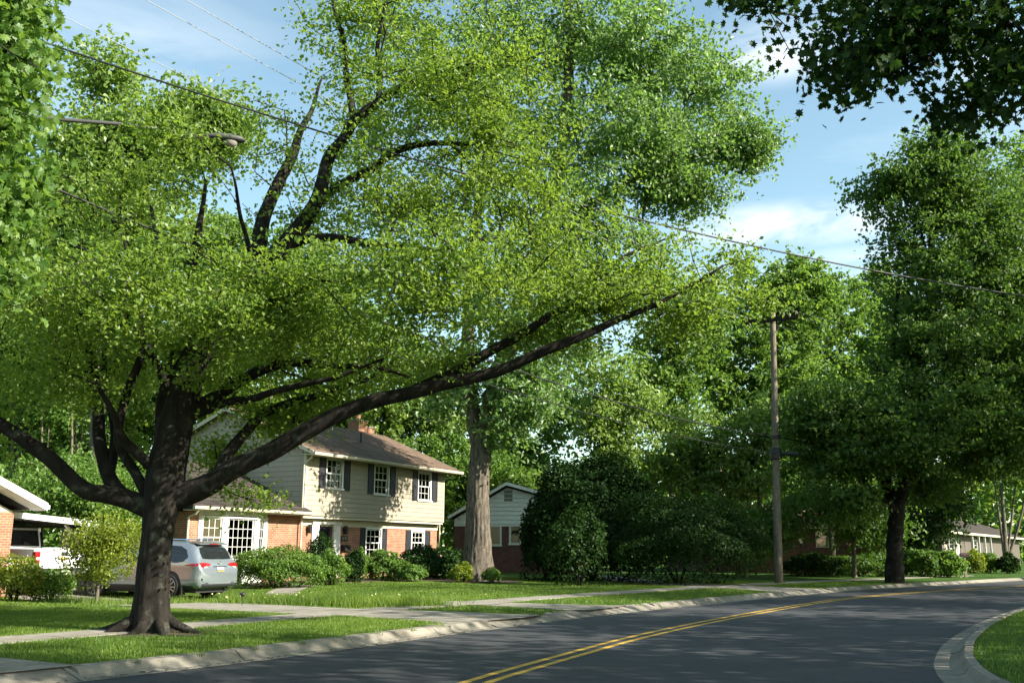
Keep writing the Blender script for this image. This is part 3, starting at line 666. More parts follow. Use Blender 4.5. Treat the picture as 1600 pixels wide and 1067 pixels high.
# --- the spreading maple on the verge
Y0 = 17.2
def fg(lst, y0=Y0, y1=None):
    n = len(lst); ys = np.linspace(y0, y1 if y1 else y0, n); return np.array([at(p[0], p[1], y) for p, y in zip(lst, ys)])
tb = ground(236, 987)
Y0 = float(tb[1])
trunk_pts = fg([(236, 992), (236, 970), (237, 940), (240, 890), (246, 835), (252, 785), (258, 745), (268, 695), (281, 640), (296, 585), (316, 535), (350, 480), (398, 430), (442, 387), (474, 348), (496, 315), (507, 272), (513, 244), (538, 218), (552, 188), (590, 161), (614, 142), (658, 124), (718, 112), (776, 105)], Y0, Y0 - .8)
limbs = [(trunk_pts, [.295, .27, .255, .25, .28, .325, .30, .27, .255, .245, .235, .215, .19, .165, .15, .135, .12, .11, .10, .09, .075, .06, .05, .04, .025])]
def lb(pts, rad, y1=0): limbs.append((fg(pts, Y0 - .1, Y0 + y1), rad))
lb([(262, 782), (300, 768), (335, 752), (378, 725), (430, 700), (480, 676), (520, 650), (560, 634), (610, 619), (655, 609), (700, 601), (740, 592), (790, 574), (840, 551), (890, 533), (940, 515), (990, 490), (1040, 465), (1090, 440), (1130, 415)], [.22, .17, .155, .14, .125, .11, .095, .08, .06, .04, .02], -.9)
lb([(645, 611), (700, 586), (745, 563), (790, 536), (830, 509), (870, 487), (905, 473), (940, 432), (985, 392), (1040, 372)], [.10, .09, .08, .07, .05, .03, .015], -.2)
lb([(888, 480), (940, 488), (1000, 470), (1060, 452), (1120, 440), (1170, 470)], [.05, .035, .02, .012], .3)
lb([(338, 750), (350, 720), (368, 696), (385, 673), (405, 650), (425, 639), (449, 629), (480, 620), (520, 611), (570, 598), (620, 560)], [.11, .10, .09, .08, .065, .05, .03, .015], 1.2)
lb([(300, 650), (331, 637), (358, 628), (390, 625), (422, 613), (455, 605), (490, 595), (540, 588), (600, 560)], [.08, .07, .06, .05, .035, .02], -1.4)
lb([(296, 640), (327, 626), (358, 609), (388, 592), (415, 574), (445, 563), (480, 566), (520, 571), (580, 573), (640, 590)], [.12, .10, .095, .085, .07, .05, .03, .02], -.8)
lb([(248, 800), (206, 781), (170, 772), (135, 770), (108, 750), (84, 724), (57, 701), (30, 679), (0, 659), (-50, 625), (-110, 590)], [.19, .16, .14, .13, .12, .11, .09, .06, .03], -.9)
lb([(196, 778), (179, 762), (165, 733), (156, 690), (152, 656), (148, 615), (144, 580), (139, 530), (128, 480), (110, 420)], [.13, .115, .105, .10, .09, .07, .05, .03], .4)
lb([(170, 745), (177, 715), (179, 676), (170, 630), (163, 599), (162, 550), (180, 490)], [.08, .07, .065, .05, .03], 1.0)
lb([(246, 800), (218, 754), (193, 717), (183, 690), (189, 656), (199, 609), (219, 568), (225, 534), (219, 490), (205, 420), (190, 350)], [.10, .085, .075, .07, .065, .05, .03, .02], -.6)
lb([(262, 745), (236, 730), (209, 702), (190, 680), (178, 645), (150, 600)], [.10, .09, .075, .05, .03], -1.3)
lb([(262, 720), (262, 680), (264, 620), (274, 560), (286, 500), (298, 430), (312, 350), (320, 280)], [.24, .21, .18, .15, .12, .09, .05, .03], .8)
lb([(438, 392), (468, 376), (519, 371), (560, 378), (635, 383), (700, 400), (760, 420)], [.09, .07, .055, .04, .02], -1.0)
lb([(488, 328), (510, 303), (541, 285), (582, 262), (605, 241), (642, 230), (680, 223), (729, 225), (776, 222), (835, 235)], [.09, .08, .07, .055, .04, .02], .6)
lb([(552, 188), (549, 157), (538, 124), (541, 75), (527, 30), (522, 0), (512, -50)], [.07, .06, .045, .03, .02], .3)
lb([(312, 540), (345, 490), (382, 440), (400, 395), (410, 355), (424, 312), (438, 283), (456, 238), (468, 206), (492, 165), (505, 120)], [.20, .18, .16, .145, .135, .12, .10, .07, .04, .02], 2.0)
lb([(590, 161), (594, 124), (591, 56), (606, 0), (620, -60)], [.05, .04, .03, .015], -.5)
lb([(400, 428), (390, 400), (380, 350), (372, 300), (360, 260)], [.05, .04, .03, .015], -1.6)
lb([(330, 515), (350, 470), (400, 440), (460, 430), (540, 440)], [.07, .05, .03, .015], -2.6)
lb([(280, 640), (240, 560), (200, 500), (150, 450), (90, 420)], [.08, .06, .04, .02], -2.8)
lb([(296, 590), (300, 540), (280, 470), (250, 400), (230, 300)], [.10, .08, .05, .03], 2.4)
Y = Y0
fgb = [(355, 655, 50, 44, Y + 1.6, 1, 120), (400, 610, 90, 40, Y + 1.2, 1.4, 120), (340, 715, 30, 26, Y + 1.0, .6, 34), (430, 655, 55, 26, Y + 1, .8, 60), (470, 640, 40, 20, Y + .8, .7, 30), (60, 640, 70, 22, Y + .5, 1, 40), (150, 612, 40, 26, Y - .5, .8, 30), (330, 592, 46, 22, Y - 1, .7, 30), (540, 610, 60, 18, Y - .3, .8, 34), (680, 566, 70, 20, Y, .8, 34), (-40, 690, 50, 30, Y, 1, 26), (90, 600, 110, 34, Y + 1, 1.6, 90), (560, 460, 150, 55, Y - 3.3, 1.3, 170), (700, 420, 150, 60, Y - 2.9, 1.3, 170), (820, 400, 110, 55, Y - 2.4, 1.1, 110), (270, 214, 62, 15, Y - 2.9, .6, 34), (110, 470, 190, 95, Y - 1.8, 1.8, 500), (20, 560, 130, 60, Y - .6, 1.8, 170), (-110, 470, 170, 130, Y, 3, 260), (290, 470, 170, 80, Y - 2.4, 1.5, 420), (455, 475, 125, 75, Y - 2.2, 1.5, 380),
       (250, 540, 200, 55, Y + 1.2, 2.4, 300), (450, 555, 170, 45, Y + .2, 2.0, 240), (600, 560, 150, 50, Y + .4, 1.8, 200), (210, 300, 130, 95, Y - .4, 2.0, 160), (330, 250, 90, 70, Y + .2, 1.4, 45), (130, 380, 120, 70, Y + 1.5, 2.5, 150),
       (430, 250, 60, 130, Y + .6, 1.5, 40), (650, 120, 215, 120, Y - .8, 2.2, 430), (560, 30, 120, 90, Y, 1.6, 110), (690, -60, 230, 110, Y, 3, 260), (760, 200, 150, 110, Y - .3, 2.0, 400), (580, 230, 130, 80, Y + .5, 1.8, 110),
       (640, 330, 190, 70, Y, 2.2, 280), (830, 330, 140, 90, Y, 2.0, 330), (780, 440, 160, 60, Y + .2, 1.8, 260), (660, 480, 150, 60, Y - .6, 1.6, 220), (960, 400, 120, 60, Y - .3, 1.6, 210), (930, 470, 130, 60, Y - .2, 1.5, 230), (1060, 430, 80, 60, Y - .4, 1.2, 120), (1075, 500, 60, 50, Y - .5, 1.0, 80), (1140, 390, 45, 28, Y - .5, .7, 30), (1192, 468, 36, 16, Y - .3, .5, 16), (1000, 530, 100, 28, Y - .2, 1.0, 90), (830, 520, 90, 40, Y + .3, 1.2, 90), (500, 330, 80, 60, Y + 1.5, 1.5, 80), (400, 790, 40, 14, Y - .3, .5, 10), (370, 770, 30, 10, Y - .2, .4, 8)]
fgb = [tuple(b[:6]) + (int(b[6] * .76),) for b in fgb]
attr = gaps(blob_pts(fgb, rng, .62), (1.25, 1.25, .62), .01)
Tm = grow(limbs, attr, .42, .0055, 2.35)
maple = empty('street_maple', tb, 0, 'spreading maple with dark forked trunk and long low limb on the kerbside lawn', 'tree')
offm = np.array(tb); Tm['P'] = Tm['P'] - offm
link('trunk', bark_tube('trunk', trunk_pts - offm, limbs[0][1], M['bark_maple'], 40, 11, .035, .5, .10), maple)
for pts, rad in limbs[1:]: link('limb', bark_tube('limb', pts - offm, rad, M['bark_maple'], 14, 4, .05, 0, .14), maple)
for az, ln_, r0 in ((2.9, 1.0, .10), (3.7, .6, .09), (4.5, .5, .09), (5.4, .55, .09), (6.15, .75, .09), (.6, .5, .08), (1.9, .5, .08)):
    d2 = np.array([math.cos(az), math.sin(az)]); L_ = [np.array([*(d2 * q), z]) for q, z in ((.10, .40), (.24, .21), (.26 + ln_ * .35, .08), (.26 + ln_ * .7, .005), (.26 + ln_, -.08))]
    for v in L_: v[:2] += rng.normal(0, .03, 2)
    link('root', bark_tube('root', np.array(L_), [r0 * 1.1, r0, r0 * .8, r0 * .6, r0 * .35], M['bark_maple'], 12, 3, .08, 0, .09), maple)
skip = np.zeros(len(Tm['P']), bool); skip[:Tm['nl']] = True
tag(link('branches', wood_mesh('branches', Tm, M['bark_maple'], .0052, skip), maple), kind='stuff')
C = Tm['P'][Tm['tips']]; per = 44
fr, rn = sprays(Tm, per, .72, .10, 1.0, .5, 5, .38)
tag(link('crown', leaf_mesh('crown', fr, .087, .66, M['leaf_maple'], rn), maple), kind='stuff')

# --- the tall tree by the two-storey house
Yp = 41.5
def tp(lst, Y): return P3(lst, Y)
pb = np.array(at(748, 903, Yp)); pb[2] = gz(pb[0], pb[1]) - .1
p1 = np.vstack([pb, tp([(747, 870), (746, 820), (747, 770), (750, 720), (755, 680), (766, 640), (780, 590), (800, 520), (830, 430), (860, 330), (880, 230), (890, 110), (890, -20), (890, -120)], Yp)])
tr_p = [(p1, [.55, .46, .42, .40, .39, .37, .33, .30, .28, .26, .24, .20, .15, .10]),
        (tp([(748, 700), (738, 650), (735, 600), (730, 520), (735, 420), (750, 300), (770, 180), (780, 60)], Yp), [.32, .29, .26, .24, .20, .15, .08]),
        (tp([(850, 360), (920, 320), (990, 280), (1060, 250), (1140, 230)], Yp), [.2, .16, .12, .06]), (tp([(880, 220), (950, 170), (1020, 130), (1090, 120)], Yp), [.16, .12, .08, .04]),
        (tp([(795, 530), (850, 470), (900, 430)], Yp + 2), [.16, .1, .05])]
popb = [(860, 60, 150, 120, Yp, 5, 260), (1000, 90, 95, 95, Yp - 1, 4, 190), (1085, 165, 88, 75, Yp, 3.5, 190), (1150, 230, 56, 42, Yp, 2.5, 90), (1040, 265, 85, 50, Yp - 1, 3, 110), (950, 220, 95, 75, Yp - 2, 3.5, 140), (760, 180, 130, 130, Yp, 5, 170), (900, 360, 120, 80, Yp - 1, 4, 160), (1075, 305, 70, 28, Yp, 2.5, 60), (800, 480, 115, 70, Yp - 1, 4, 140), (835, 590, 55, 62, Yp - 1, 2.2, 120), (800, 650, 45, 45, Yp - .5, 2.0, 60), (700, 600, 60, 60, Yp, 2.5, 70), (900, -110, 210, 110, Yp, 6, 200), (620, 80, 110, 160, Yp + 1, 4, 130), (1010, 430, 70, 50, Yp, 3, 60), (890, 520, 50, 40, Yp, 2, 40), (600, 330, 90, 100, Yp + 2, 4, 80), (1180, 245, 32, 24, Yp, 1.6, 30)]
rp_, Tp = tree('tall_tree', 'tall tree with pale grey furrowed trunk beside the two-storey house', tr_p, popb, ('leaf_poplar', 42, .215, .68), 'bark_poplar', (.55, .55, .26), .8, .012, .02, thr=-.18, flat=.75)
# furrowed lower trunk in place of the plain tube
link('lower_trunk', bark_tube('lower_trunk', p1[:7] - p1[0], [.66, .55, .49, .46, .44, .42, .36], M['bark_poplar'], 64, 19, .075, .42, .16), rp_)

# --- the dark tree at the right
Yr = 46.0
rb = rootz(at(1398, 899, Yr))
tr_r = [(np.vstack([rb, tp([(1397, 870), (1398, 830), (1402, 790), (1412, 750), (1428, 690), (1440, 600), (1450, 500), (1455, 400), (1458, 300), (1462, 240)], Yr)]), [.44, .33, .30, .29, .25, .22, .20, .17, .12, .08, .04]),
        (tp([(1398, 800), (1385, 760), (1378, 700), (1385, 620), (1400, 520), (1405, 420)], Yr + .6), [.27, .24, .21, .18, .13, .07]), (tp([(1410, 765), (1440, 715), (1475, 665), (1495, 600), (1515, 520), (1540, 430)], Yr - .8), [.24, .21, .19, .16, .11, .06]),
        (tp([(1392, 790), (1362, 770), (1340, 735), (1322, 690)], Yr - .6), [.14, .11, .08, .05]), (tp([(1480, 660), (1530, 640), (1580, 620)], Yr), [.12, .08, .04])]
rgb_ = [(1580, 470, 70, 130, Yr + 1, 3, 190), (1600, 600, 70, 100, Yr, 3, 150), (1540, 330, 60, 60, Yr + 1, 2.5, 70), (1300, 650, 70, 45, Yr - 1, 2.4, 70), (1420, 600, 70, 70, Yr + 1, 3, 110), (1290, 650, 50, 50, Yr - 1, 2.4, 60), (1455, 300, 85, 75, Yr, 3.0, 150), (1392, 300, 55, 40, Yr, 2.0, 60), (1470, 245, 50, 32, Yr, 2.0, 50), (1520, 390, 90, 90, Yr, 3.5, 150), (1440, 440, 60, 90, Yr, 2.6, 130), (1490, 540, 110, 90, Yr - 1, 3.5, 150), (1450, 650, 120, 60, Yr - 1, 4, 150), (1325, 785, 44, 20, Yr - 1.5, 1.8, 34), (1462, 765, 44, 18, Yr + .8, 1.8, 24), (1345, 680, 85, 55, Yr - 1.5, 3, 130), (1390, 700, 120, 35, Yr - 1, 4, 110), (1560, 640, 80, 70, Yr - 1, 3.5, 110), (1550, 720, 60, 30, Yr, 3, 50), (1290, 720, 50, 35, Yr - 1, 2, 45)]
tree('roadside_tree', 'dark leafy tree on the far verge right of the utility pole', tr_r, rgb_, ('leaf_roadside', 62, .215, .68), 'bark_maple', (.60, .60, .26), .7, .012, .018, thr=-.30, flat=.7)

# --- trees beyond the houses, each with its own trunk and crown
def bgtree(name, label, Y, tpx, blobs, leaf='leaf_mid', size=.34, per=26, bark='bark_grey', tr=.3, group='trees beyond the houses', dens=2.0, extra=(), sprd=.6, rmin=.03, shell=.4):
    b0 = rootz(at(tpx[0][0], tpx[0][1], Y)); pts = np.vstack([b0, tp(tpx[1:], Y)])
    tr_ = [(pts, [tr, tr * .8, tr * .6, tr * .35, tr * .15])] + [(tp(e, Y), [tr * .55, tr * .4, tr * .2]) for e in extra]
    bl = []
    for (px, py, rx, ry, *q) in blobs:
        n = int(dens * (q[0] if q else max(20, rx * ry / 85))); bl.append((px, py, rx, ry, Y, max(2.0, .85 * min(rx, ry) * Y / FPX), n))
    return tree(name, label, tr_, bl, (leaf, int(per * 1.75), size * 1.03, .68), bark, (sprd, sprd, sprd * .6), 1.2, .018, rmin, group, shell=shell, thr=-.33, flat=.8, subs=5)
bgtree('background_tree', 'broad bright green tree with a pale forked trunk behind the utility pole', 76, [(1128, 900), (1126, 760), (1118, 660), (1150, 560), (1180, 470)], [(1200, 485, 78, 74), (1250, 455, 50, 40, 60), (1165, 600, 70, 80), (1235, 580, 60, 60), (1120, 560, 40, 60, 20)], 'leaf_mid', .36, 30, 'bark_pale', .42, extra=[[(1118, 665), (1108, 620), (1100, 560), (1098, 500)], [(1119, 665), (1128, 610), (1133, 560), (1130, 520)]])
bgtree('background_tree', 'rounded sunlit green tree filling the gap between pole and dark roadside tree', 84, [(1310, 900), (1310, 800), (1310, 700), (1312, 600), (1315, 480)], [(1310, 505, 82, 80), (1270, 620, 80, 70), (1345, 620, 70, 75), (1240, 470, 55, 50)], 'leaf_mid', .38, 30, tr=.45)
bgtree('background_tree', 'yellow-green tree crown just left of the dark roadside tree top', 88, [(1390, 900), (1390, 800), (1392, 700), (1392, 600), (1392, 520)], [(1395, 545, 52, 72), (1385, 640, 60, 70)], 'leaf_maple', .38, 30, tr=.4)
bgtree('background_tree', 'thin pale airy tree top rising above the rounded trees', 100, [(1378, 900), (1378, 760), (1378, 620), (1376, 520), (1375, 420)], [(1372, 440, 24, 32, 26), (1400, 460, 22, 22, 16)], 'leaf_pale', .36, 16, tr=.3)
bgtree('background_tree', 'low feathery pale green tree behind the dark spreading shrub', 66, [(1090, 900), (1090, 830), (1092, 770), (1095, 720), (1096, 680)], [(1085, 690, 62, 52), (1110, 740, 60, 45), (1040, 730, 45, 40)], 'leaf_pale', .30, 30, tr=.22)
bgtree('background_tree', 'slim feathery yellow-green tree directly behind the pole', 64, [(1190, 900), (1188, 820), (1186, 760), (1186, 700), (1186, 650)], [(1180, 685, 46, 48), (1160, 740, 50, 50), (1215, 740, 36, 50), (1225, 670, 26, 40, 30)], 'leaf_pale', .30, 30, tr=.2)
bgtree('background_tree', 'shaded understory tree over the brick house window', 58, [(1300, 895), (1300, 840), (1298, 790), (1296, 740), (1295, 690)], [(1290, 690, 62, 52), (1255, 750, 45, 42), (1340, 750, 50, 40)], 'leaf_mid', .28, 28, tr=.2)
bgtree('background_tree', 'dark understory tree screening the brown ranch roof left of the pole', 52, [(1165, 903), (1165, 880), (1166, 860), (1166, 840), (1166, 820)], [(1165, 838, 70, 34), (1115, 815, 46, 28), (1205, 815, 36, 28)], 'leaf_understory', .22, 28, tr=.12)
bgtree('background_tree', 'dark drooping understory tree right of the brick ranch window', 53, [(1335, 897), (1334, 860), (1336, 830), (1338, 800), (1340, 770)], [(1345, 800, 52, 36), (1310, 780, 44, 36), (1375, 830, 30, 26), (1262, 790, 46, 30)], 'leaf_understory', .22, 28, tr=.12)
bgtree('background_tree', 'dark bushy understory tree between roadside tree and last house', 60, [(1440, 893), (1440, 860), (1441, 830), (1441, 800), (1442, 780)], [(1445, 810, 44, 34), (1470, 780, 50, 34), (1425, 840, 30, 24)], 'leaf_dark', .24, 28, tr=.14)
bgtree('background_tree', 'leafy tree in the gap between the two-storey house and the tall tree', 60, [(712, 895), (712, 860), (712, 820), (712, 780), (712, 740)], [(712, 780, 40, 60), (690, 720, 44, 40), (820, 760, 30, 24), (770, 740, 40, 40)], 'leaf_mid', .28, 28, tr=.16)
bgtree('background_tree', 'slender tree with thin dark stems and sky gaps left of the forked tree', 62, [(958, 900), (950, 780), (938, 700), (930, 620), (925, 560)], [(940, 590, 60, 52), (985, 640, 52, 50), (935, 665, 40, 36, 36), (970, 700, 50, 34)], 'leaf_pale', .28, 22, 'bark_maple', .18, extra=[[(950, 760), (975, 700), (1010, 660)], [(938, 700), (960, 640), (990, 600)]])
bgtree('background_tree', 'green tree showing between the slender tree and the forked trunk', 70, [(1050, 900), (1050, 800), (1050, 720), (1050, 640), (1050, 560)], [(1050, 560, 70, 62), (1035, 640, 58, 52), (1100, 480, 50, 60)], 'leaf_mid', .34, 28, tr=.3)
bgtree('background_tree', 'mid green tree behind the small white-gabled house', 74, [(868, 900), (862, 820), (852, 760), (845, 720), (842, 680)], [(835, 720, 52, 34), (800, 740, 45, 28), (870, 640, 36, 46, 40), (780, 700, 40, 40)], 'leaf_mid', .32, 26, tr=.22)
bgtree('background_tree', 'sunlit leafy tree rising behind the brown roof ridge', 66, [(640, 900), (640, 800), (640, 740), (642, 680), (645, 600)], [(640, 660, 70, 60), (700, 690, 42, 62), (600, 640, 50, 45), (660, 580, 70, 50)], 'leaf_pale', .32, 30, tr=.3)
bgtree('background_tree', 'sunlit tree behind the chimney of the two-storey house', 70, [(540, 900), (540, 800), (540, 720), (540, 650), (540, 580)], [(530, 620, 80, 50), (460, 640, 70, 50), (560, 540, 90, 60)], 'leaf_maple', .33, 28, tr=.3)
wl = 'trees of the wood behind the left houses'
for i, (tx, Y, lab, bl, lf) in enumerate([
    (28, 50, 'woodland tree at the left edge behind the carport roof', [(20, 560, 80, 90), (40, 660, 70, 60), (10, 740, 60, 40, 34)], 'leaf_mid'),
    (100, 56, 'woodland tree with a straight thin trunk left of the maple', [(95, 560, 80, 80), (90, 650, 60, 60), (75, 740, 50, 40)], 'leaf_mid'),
    (152, 52, 'woodland tree seen between the left forks of the maple', [(165, 620, 60, 70), (170, 720, 60, 50), (190, 520, 80, 70)], 'leaf_maple'),
    (215, 60, 'woodland tree behind the maple trunk', [(235, 600, 70, 90), (215, 720, 60, 60)], 'leaf_mid'),
    (345, 58, 'woodland tree over the dark wing roof', [(350, 640, 70, 70), (330, 730, 50, 40), (410, 660, 60, 50)], 'leaf_maple'),
    (62, 62, 'tall back woodland tree behind the thin straight trunks', [(60, 450, 100, 90), (130, 480, 90, 80), (40, 620, 70, 90)], 'leaf_mid'),
    (285, 64, 'tall back woodland tree above the house wing', [(290, 460, 90, 80), (370, 520, 80, 70), (300, 560, 80, 60)], 'leaf_mid')]):
    bgtree('woodland_tree', lab, Y, [(tx, 890), (tx + 2, 780), (tx - 2, 680), (tx + 4, 580), (tx + 6, 460)], bl, lf, .30, 26, 'bark_pale' if i < 4 else 'bark_grey', .17, wl, extra=[[(tx, 780), (tx + 12, 690), (tx + 18, 600)]])
bgtree('understory_tree', 'leafy tree between the carport and the house wing', 34, [(178, 905), (176, 860), (172, 820), (168, 780), (165, 740)], [(165, 765, 48, 42, 60), (120, 775, 50, 24, 36), (200, 800, 24, 26, 24), (60, 770, 50, 16, 20)], 'leaf_mid', .16, 26, tr=.08, group=None)
for tx, Y_, ln_, lab in ((104, 44, 9, 'slender-stemmed tree at the left of the thin stems behind the maple fork'), (124, 47, -6, 'slender-stemmed tree second of the thin stems behind the maple fork'), (141, 45, 7, 'slender-stemmed tree nearest the maple among the thin stems behind its fork'), (58, 45, 8, 'slender-stemmed tree standing alone above the middle of the carport roof'), (26, 47, -7, 'slender-stemmed tree farthest left above the carport gable')):
    bgtree('slender_tree', lab, Y_, [(tx, 890), (tx + ln_ * .6, 790), (tx + ln_, 700), (tx + ln_ * .8, 600), (tx + ln_ * 2, 480)], [(tx + ln_ * 2, 510, 34, 50, 26), (tx + ln_, 620, 26, 50, 16), (tx, 740, 22, 34, 9)], 'leaf_mid', .2, 16, 'bark_slender', .075, 'slender trees of the wood', extra=[[(tx + ln_ * .6, 780), (tx + ln_ + 10, 700), (tx + ln_ + 11, 590)]])
bgtree('background_tree', 'pale tree top against the sky at upper left', 38, [(150, 885), (152, 700), (155, 500), (150, 300), (148, 160)], [(140, 230, 62, 70), (170, 120, 36, 36, 22), (110, 330, 80, 80), (220, 240, 70, 50), (290, 180, 60, 36, 30), (190, 340, 110, 80), (300, 215, 70, 34, 60), (350, 190, 40, 22, 22)], 'leaf_pale', .25, 20, tr=.3, shell=.45)
bgtree('background_tree', 'green tree filling the gap behind the fork of the maple', 58, [(420, 893), (420, 700), (420, 560), (425, 450), (430, 380)], [(440, 420, 80, 60), (380, 470, 80, 60), (460, 500, 90, 60), (330, 380, 70, 50), (520, 470, 70, 60)], 'leaf_mid', .30, 24, tr=.3)
bgtree('background_tree', 'sunlit tree far behind the last house on the right', 98, [(1500, 890), (1500, 820), (1500, 780), (1500, 740), (1500, 700)], [(1500, 735, 60, 38), (1450, 760, 50, 30), (1540, 690, 60, 50)], 'leaf_maple', .42, 30, tr=.3)
bgtree('background_tree', 'many-stemmed tree at the right edge behind the last house', 72, [(1572, 890), (1570, 830), (1566, 780), (1562, 730), (1560, 680)], [(1575, 680, 50, 50), (1600, 730, 46, 50)], 'leaf_mid', .34, 26, 'bark_grey', .2, extra=[[(1572, 880), (1582, 800), (1590, 730)], [(1571, 880), (1560, 800), (1552, 740)], [(1572, 880), (1596, 810), (1606, 740)]])
bgtree('background_tree', 'tall dark tree cropped by the right edge of the view', 56, [(1650, 895), (1645, 760), (1640, 600), (1630, 450), (1615, 300)], [(1600, 280, 36, 60), (1610, 400, 60, 80), (1600, 520, 80, 80), (1620, 640, 80, 80)], 'leaf_mid', .28, 26, tr=.4)
n = 52000; wx = rng.uniform(-95, 130, n); wy = 118 + rng.uniform(-7, 9, n); top = 10.5 + 3.0 * vnoise(np.stack([wx, wy], 1), .16, 3) + 1.6 * vnoise(np.stack([wx, wy], 1), .5, 4)
wp = np.stack([wx, wy, top * rng.uniform(0, 1, n) ** .8 + .2], 1); wf = leaf_frames(wp, 1, (.3, .3, .3), .6)
tag(link('woodland', leaf_mesh('woodland', wf, .95, .7, M['leaf_mid'], np.clip(.45 + .2 * vnoise(wp, .6, 8) + rng.normal(0, .16, n), 0, 1))), 'far continuous wood of green trees closing the view behind the houses', 'woodland', kind='stuff')
# street trees on the other side of the road, out of the picture to the right; their shade falls across the road
def side_tree(x, y, h, r, label, leaf='leaf_mid'):
    b0 = np.array([x, y, -.05]); tr_ = [(np.array([b0, b0 + [0, 0, h * .25], b0 + [.3, .2, h * .5], b0 + [.1, .4, h * .8], b0 + [0, 0, h * .95]]), [.4, .34, .26, .14, .05])]
    root = empty('street_tree', b0, 0, label, 'tree', 'street trees across the road')
    u = rng.normal(size=(520, 3)); u /= np.linalg.norm(u, axis=1)[:, None]; u *= (rng.uniform(0, 1, 520) ** .45)[:, None]
    u *= (1 + .2 * np.sin(u[:, 0] * 5 + x) * np.sin(u[:, 2] * 6))[:, None]
    at_ = b0 + np.array([0, 0, h * .60]) + u * np.array([r, r, h * .42])
    T = grow(tr_, at_, 1.0, .014); T['P'] -= b0
    link('trunk', wood_mesh('trunk', T, M['bark_grey'], .025), root); C = T['P'][T['tips']]
    link('crown', leaf_mesh('crown', leaf_frames(C, 22, (.55, .55, .35), .7), .30, .66, M[leaf], leaf_rnd(C, 22)), root)
side_tree(21.5, 14.5, 15, 5.2, 'street tree across the road nearest the bend, beyond the right edge of the view')
side_tree(17.5, 7.2, 13.5, 4.6, 'street tree across the road just past the overhanging maple')
side_tree(26.0, 25.0, 18, 5.4, 'street tree across the road between the bend and the tall one')
side_tree(28.5, 34.5, 21, 5.6, 'tall street tree across the road opposite the utility pole')
side_tree(38.5, 38.0, 25, 6.4, 'tallest street tree across the road, farthest round the bend')

# --- the two trees close to the camera: separate leaves where they hang into the picture
MAPLE2 = [(0, -.46), (.13, -.32), (.33, -.40), (.30, -.14), (.52, .05), (.29, .10), (.30, .31), (.13, .23), (0, .56), (-.13, .23), (-.30, .31), (-.29, .10), (-.52, .05), (-.30, -.14), (-.33, -.40), (-.13, -.32)]
def maple_leaf_mesh(matn, curl, tint):
    V = [(0, -.05, .03 * curl)] + [(x, y, -curl * (x * x * .5 + max(0, y) ** 2 * .35) + .02 * curl * (i % 2)) for i, (x, y) in enumerate(MAPLE2)]
    n = len(MAPLE2); F = np.array([(0, 1 + i, 1 + (i + 1) % n) for i in range(n)])
    return fast_mesh('leaf', np.array(V), F, M[matn], False, np.full(len(V), tint))
def near_tree(name, label, base, trunks, attr, matn, per, size, bark, spread, n_single=300):
    root = empty(name, base, 0, label, 'tree'); off = np.array(base, float)
    T = grow(trunks, attr, .4, .005, 2.3)
    T['P'] = T['P'] - off; link('trunk', wood_mesh('trunk', T, M[bark], .004), root)
    C = T['P'][T['tips']]; c, nn, tx, ty = leaf_frames(C, per, spread, .15, 1.3); n = len(c)
    s = size * rng.uniform(.7, 1.25, n); rn = leaf_rnd(C, per, .16, .16)
    q = proj(c + off); vis = (q[:, 2] > 1) & (q[:, 0] > 0) & (q[:, 0] < 1600) & (q[:, 1] > 0) & (q[:, 1] < 1067)
    score = np.where(vis, s / np.maximum(q[:, 2], .1), 0); order = np.argsort(-score)[:n_single]; order = order[score[order] > 0]
    single = np.zeros(n, bool); single[order] = True
    pool = [maple_leaf_mesh(matn, cu, ti) for cu in (.35, .8, 1.3) for ti in (.2, .5, .8)]
    for i in order:
        o = bpy.data.objects.new('leaf', pool[random.randrange(9)]); COL.objects.link(o); o.parent = root
        o.matrix_local = Matrix(((tx[i][0], -ty[i][0], nn[i][0], c[i][0]), (tx[i][1], -ty[i][1], nn[i][1], c[i][1]), (tx[i][2], -ty[i][2], nn[i][2], c[i][2]), (0, 0, 0, 1))) @ Matrix.Rotation(-math.pi / 2, 4, 'Z') @ Matrix.Diagonal((s[i], s[i], s[i], 1))
    r = ~single; c, nn, tx, ty, s, rn = c[r], nn[r], tx[r], ty[r], s[r], rn[r]
    K = np.array([(0, -.05, .02)] + [(x, y, -(x * x * .4 + max(0, y) ** 2 * .3)) for x, y in MAPLE2])
    V = (c[:, None] + (-ty[:, None] * K[None, :, 0:1] + tx[:, None] * K[None, :, 1:2] + nn[:, None] * K[None, :, 2:3]) * s[:, None, None]).reshape(-1, 3)
    m = len(MAPLE2); f = np.array([(0, 1 + i, 1 + (i + 1) % m) for i in range(m)]); F = (np.arange(len(c))[:, None, None] * (m + 1) + f[None]).reshape(-1, 3)
    tag(link('crown', fast_mesh('crown', V, F, M[matn], False, np.repeat(rn, m + 1)), root), kind='stuff')
    return root
